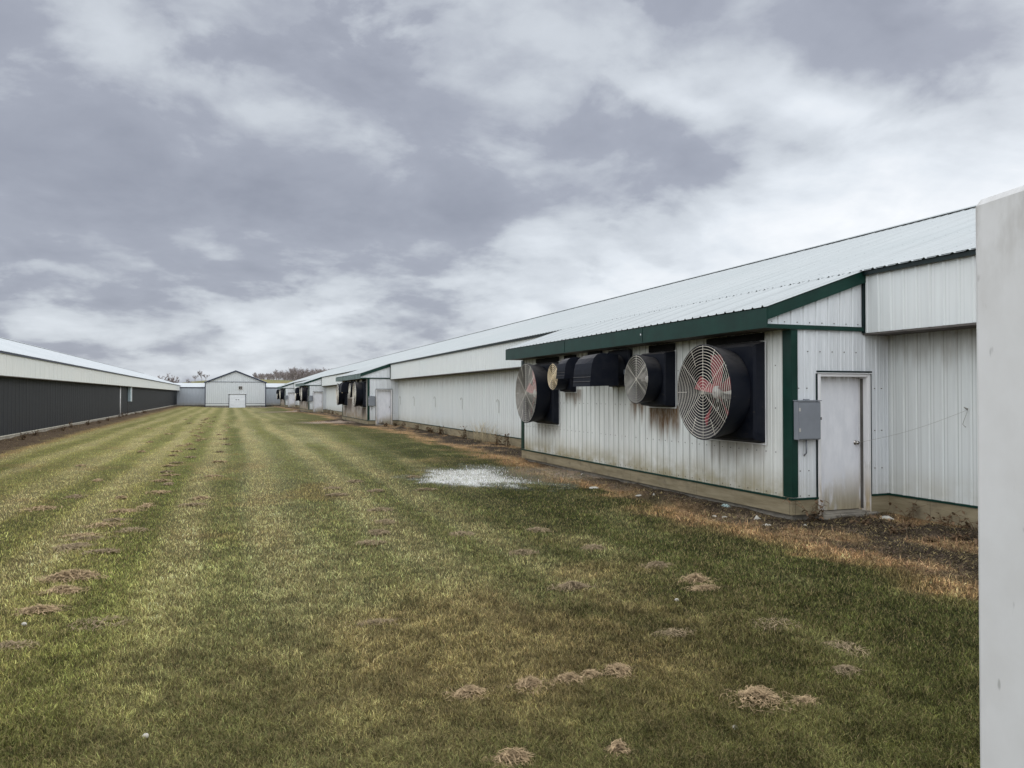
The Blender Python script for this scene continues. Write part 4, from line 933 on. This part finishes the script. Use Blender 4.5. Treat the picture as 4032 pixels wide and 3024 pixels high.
scr = [(2338, 1919, .20, .05, 'flat white scrap on soil before the middle of the fan wall', 'paper'), (2517, 1955, .16, .03, 'thin pale scrap lying on the dark soil', 'paper'), (2574, 1965, .06, .05, 'small white lump on the dark soil', 'paper'),
       (2813, 2035, .09, .03, 'oval white scrap, left of a pair near the corner', 'paper'), (2852, 2034, .10, .03, 'oval white scrap, right of a pair near the corner', 'paper'), (2981, 2042, .14, .08, 'crumpled white paper by the corner of the fan room', 'paper'),
       (3018, 2066, .16, .03, 'long yellowish scrap in front of the crumpled paper', 'paper'), (3170, 2062, .08, .025, 'small white scrap before the door step', 'paper'), (3492, 2040, .22, .07, 'white foam heap beside the door step', 'paper'), (2872, 1988, .24, .06, 'pale teal foam strip under the skirt board', 'teal')]
for px, py, w, h, lb, mt in scr:
    x, y = ground_at(px, py, .03); x = min(x, XW - .12) if px < 3100 else x; q = random.Random(px); mb = MB(); n = 7
    vs, fs = [], []
    for lay in (0, 1):
        for i in range(n):
            for j in range(n):
                fx, fy = i / (n - 1) - .5, j / (n - 1) - .5; rr = max(0, 1 - 3.0 * (fx * fx + fy * fy))
                vs.append((fx * w * (1 + .25 * q.uniform(-1, 1)), fy * w * .55 * (1 + .25 * q.uniform(-1, 1)), (h * rr * q.uniform(.35, 1) if lay else -.01)))
    for i in range(n - 1):
        for j in range(n - 1):
            a = i * n + j; fs.append((a + 49, a + 56, a + 57, a + 50))
    bd = [i * n for i in range(n)] + [(n - 1) * n + j for j in range(1, n)] + [i * n + n - 1 for i in range(n - 2, -1, -1)] + [j for j in range(n - 2, 0, -1)]
    for i in range(len(bd)): a, b2 = bd[i], bd[(i + 1) % len(bd)]; fs.append((a, b2, b2 + 49, a + 49))
    vs = [(a * .8, b_ * .8, c * .8) for a, b_, c in vs]; mb.add(vs, fs); o = mb.build('scrap', M[mt], None, (x, y, float(gh(x, y)) + .012)); o.rotation_euler.z = q.uniform(-.9, .9) if px != 2872 else 1.5
    tag(o, lb, 'scrap', 'scraps on the soil by the nearest fan room')

# ------------------------------------------------------------------ weeds along the walls
def weed(x, y, h, n, label, mat='weed', leaf=True, name='dead_weed', spread=.5, group='dead weeds along the barn wall', fine=1.0):
    q = random.Random(int(x * 991 + y * 77)); mb = MB(); z0 = float(gh(x, y)) - .01
    for _ in range(n):
        a = q.random() * 6.283; l = h * q.uniform(.5, 1); s = spread * q.uniform(.1, 1); bx, by = q.uniform(-.08, .08) * n ** .5 * .5, q.uniform(-.08, .08) * n ** .5 * .5
        pts = [(bx, by, 0)]; 
        for k in range(1, 5):
            t = k / 4; pts.append((bx + math.cos(a) * s * l * t * t + q.uniform(-.02, .02), by + math.sin(a) * s * l * t * t + q.uniform(-.02, .02), l * (t - .18 * s * t * t)))
        r = .0045 * fine; mb.tube(pts, [r, r, r * .8, r * .6, r * .3], 3)
        if leaf:
            for k in range(1, 5):
                for _2 in range(3):
                    p = pts[k]; aa = q.random() * 6.283; ll = q.uniform(.03, .08) * fine ** .5; w = ll * .3; dx, dy = math.cos(aa), math.sin(aa); dz = q.uniform(-.9, .3)
                    mb.add([p, (p[0] + dx * ll * .5 - dy * w, p[1] + dy * ll * .5 + dx * w, p[2] + dz * ll * .4), (p[0] + dx * ll, p[1] + dy * ll, p[2] + dz * ll), (p[0] + dx * ll * .5 + dy * w, p[1] + dy * ll * .5 - dx * w, p[2] + dz * ll * .4)], [(0, 1, 2, 3)])
    return tag(mb.build(name, M[mat], None, (x, y, z0)), label, 'weed', group)
weed(8.05, 9.22, .42, 6, 'dead curling weed against the skirt board left of the nearest door', spread=.9)
weed(8.22, 9.30, .36, 4, 'smaller dead weed touching the nearest door frame', spread=.8)
for i, (yy, hh) in enumerate(((8.9, .34), (8.35, .30), (8.1, .26), (7.9, .3))): weed(9.45, yy, hh, 5, ['rounded dead weed on the board near the knot of twine', 'low dead weed in a row by the white panel', 'low dead weed in a row by the white panel', 'low dead weed in a row by the white panel'][i], spread=1.2)
for i in range(9): weed(rng.uniform(8.2, 9.4), rng.uniform(6.6, 9.0), .12, 6, 'matted brown weed on the soil right of the door step', spread=1.6, group='matted weeds on the soil')
wl = [(1998, 1715, .55, 4), (1826, 1660, .62, 5), (1735, 1672, .36, 8), (1700, 1668, .34, 7), (1640, 1668, .4, 6), (1590, 1660, .34, 6), (1735, 1660, .55, 1), (1520, 1662, .3, 3), (1500, 1664, .3, 3), (1960, 1700, .5, 3), (1690, 1650, .3, 5), (1555, 1652, .3, 5), (1295, 1618, .5, 5), (1310, 1620, .4, 5), (1328, 1625, .3, 5)]
for i, (px, py, hh, n) in enumerate(wl):
    X = 9.35 if px not in (1520, 1500) else 8.6
    d = FPX * X / ((px - 905) * ca); yy = (d - X * sa) / ca
    weed(X, yy, hh, n + 2, ('thin dead weed against the barn wall between the fan rooms' if n < 6 else 'bushy dead weed at the foot of the barn wall between fan rooms'), spread=.7, fine=2.2, group='thin dead weeds by the wall' if n < 6 else 'bushy dead weeds by the wall')
for px, hh, n, lb in ((1925, 1.0, 46, 'pale bleached tall grass against the wall, nearer tuft'), (1890, .95, 40, 'pale bleached tall grass against the wall, farther tuft')):
    X = 9.25; d = FPX * X / ((px - 905) * ca); yy = (d - X * sa) / ca; weed(X, yy, hh, n, lb, 'palegrass', False, 'tall_grass', .55, 'bleached tall grass by the wall', 1.3)
for i in range(16):
    yy = 22 + 4.2 * i + rng.uniform(-1.5, 1.5); weed(-8.02 + rng.uniform(0, .5), yy, rng.uniform(.25, .5), 5, 'dead brown weed at the foot of the black wall', spread=.9, fine=2.2, group='dead weeds by the black wall')

# ------------------------------------------------------------------ hills and bare trees
def hill_z(x, y):
    dl = np.exp(-(x / 55) ** 2) * 7.0; dr2 = np.exp(-((x - 150) / 170) ** 2) * 7.5
    n = fbm(x * .02, y * .02, 60, 3)
    return (dl + dr2 + 1.2 * (n - .5)) * sst(330, 430, y) * sst(2600, 900, y) - .3
hx = np.linspace(-700, 1100, 120); hy = np.concatenate([np.linspace(300, 560, 30), np.linspace(600, 2600, 12)])
A, Bm = np.meshgrid(hx, hy); Zm = hill_z(A, Bm); n = len(hx)
ii = np.arange(A.size).reshape(A.shape); q4 = np.stack([ii[:-1, :-1], ii[:-1, 1:], ii[1:, 1:], ii[1:, :-1]], -1).reshape(-1, 4)
me = np_mesh('hill', np.stack([A, Bm, Zm], -1).reshape(-1, 3), q4, 4, None, True)
def hill_mat():
    m, nt, bs = new_mat('dry_hill_grass'); X, Y, Z = xyz(nt, objc(nt)); n = noise(nt, comb(nt, X * .08, Y * .02, Z * .5), 1.0, 5, .6); n2 = noise(nt, comb(nt, X * .5, Y * .1, Z * 1.5), 1.0, 4, .6)
    c = mixc(nt, n.ss(.35, .65), lin(128, 120, 84), lin(108, 108, 76)); c = mixc(nt, n2.ss(.5, .75) * .5, c, lin(118, 96, 62)); setc(nt, bs, c, .95, 0, .05); return m
me.materials.append(hill_mat()); tag(link('hill', me), kind='structure')
def tree_mesh(seed, h, fine=.05):
    q = random.Random(seed); tr, cr_ = MB(), MB()
    def br(mb, p, d, l, r, lev):
        e = p + d * l; mid = p + d * l * .5 + Vector((q.uniform(-1, 1), q.uniform(-1, 1), 0)) * l * .06
        mb.tube([p, mid, e], [r, r * .82, max(.02, r * .65)], 4 if lev < 2 else 3, cap=False)
        if lev >= 4: return
        for _ in range((4, 4, 3, 3)[lev]):
            t = q.uniform(.35, 1.0); a = q.random() * 6.283; tilt = q.uniform(.35, .95)
            o = Vector((math.cos(a), math.sin(a), 0)); nd = (d * math.cos(tilt) + o * math.sin(tilt) + Vector((0, 0, .15))).normalized()
            br(cr_, p + d * l * t, nd, l * q.uniform(.5, .72), max(fine * .5, r * .5), lev + 1)
    br(tr, Vector((0, 0, -.4)), Vector((q.uniform(-.06, .06), q.uniform(-.06, .06), 1)).normalized(), h * .48, h * .020, 0)
    return tr, cr_
protos = []
for sdd in range(4):
    t = empty('bare_tree'); a, c = tree_mesh(100 + sdd, 9.0, .15); a.build('trunk', M['bark'], t); c.build('crown', M['bark'], t); protos.append(t)
# (photo x, distance, size, label)
TR = [(636, 300, .55, 'low bare tree just above the roof slope of the black-walled barn'), (655, 310, .95, 'tallest bare tree, leftmost in the clump behind the black-walled barn'), (668, 318, .8, 'bare tree, second in the clump left of the grassy hill'),
      (682, 306, .85, 'bare tree in the middle of the clump left of the grassy hill'), (696, 312, .75, 'bare tree right of the middle of the clump by the hill'), (708, 300, .6, 'short bare tree at the right edge of the clump by the hill'),
      (722, 330, .60, 'thin bare tree between the clump and the lone pair'), (740, 340, .72, 'round-topped bare tree standing on the slope of the grassy hill'), (768, 380, .5, 'small bare tree on the hilltop, left of a pair'), (793, 380, .68, 'bare tree on the hilltop next to the gabled roof'), (811, 380, .5, 'small bare bush-like tree half hidden by the gabled roof')]
fst = set()
def px_xy(px, d):
    u = (px - CX) / FPX; return d * (sa + u * ca), d * (ca - u * sa)
for i, (px, d, s, lb) in enumerate(TR):
    p = protos[i % 4]; o = copy_tree(p) if i % 4 in fst else p; fst.add(i % 4)
    x, y = px_xy(px, d); zz = H + d * (HY - 1512) / FPX if px < 730 else float(hill_z(np.array(x), np.array(y)))
    o.location = (x, y, (-.4 if px < 730 else zz)); o.scale = ((s * 1.15,) * 3 if px >= 730 else (s * 1.5, s * 1.5, s * 1.5)); o.rotation_euler.z = i * 1.3
    tag(o, lb, 'tree', 'bare trees beyond the far end of the yard')
# the wood on the right reads as one mass
wd = MB(); q = random.Random(77)
tm = [tree_mesh(300 + k, 9.0, .12) for k in range(5)]
for i in range(210):
    px = 1000 + 320 * q.random(); d = q.uniform(430, 520); x, y = px_xy(px, d); s = .86 * q.uniform(.75, 1.15) * (.62 + .55 * min(1, max(0, (px - 1030) / 130))); zb_ = float(hill_z(np.array(x), np.array(y)))
    c, s2 = math.cos(i), math.sin(i)
    for mm in tm[i % 5]:
        wd.add([((v[0] * c - v[1] * s2) * s + x, (v[0] * s2 + v[1] * c) * s + y, v[2] * s + zb_) for v in mm.v], mm.f, 0, False)
tag(wd.build('bare_woods', M['bark']), 'far leafless grey-brown wood on the rise behind the right barn', 'woods', kind='stuff')
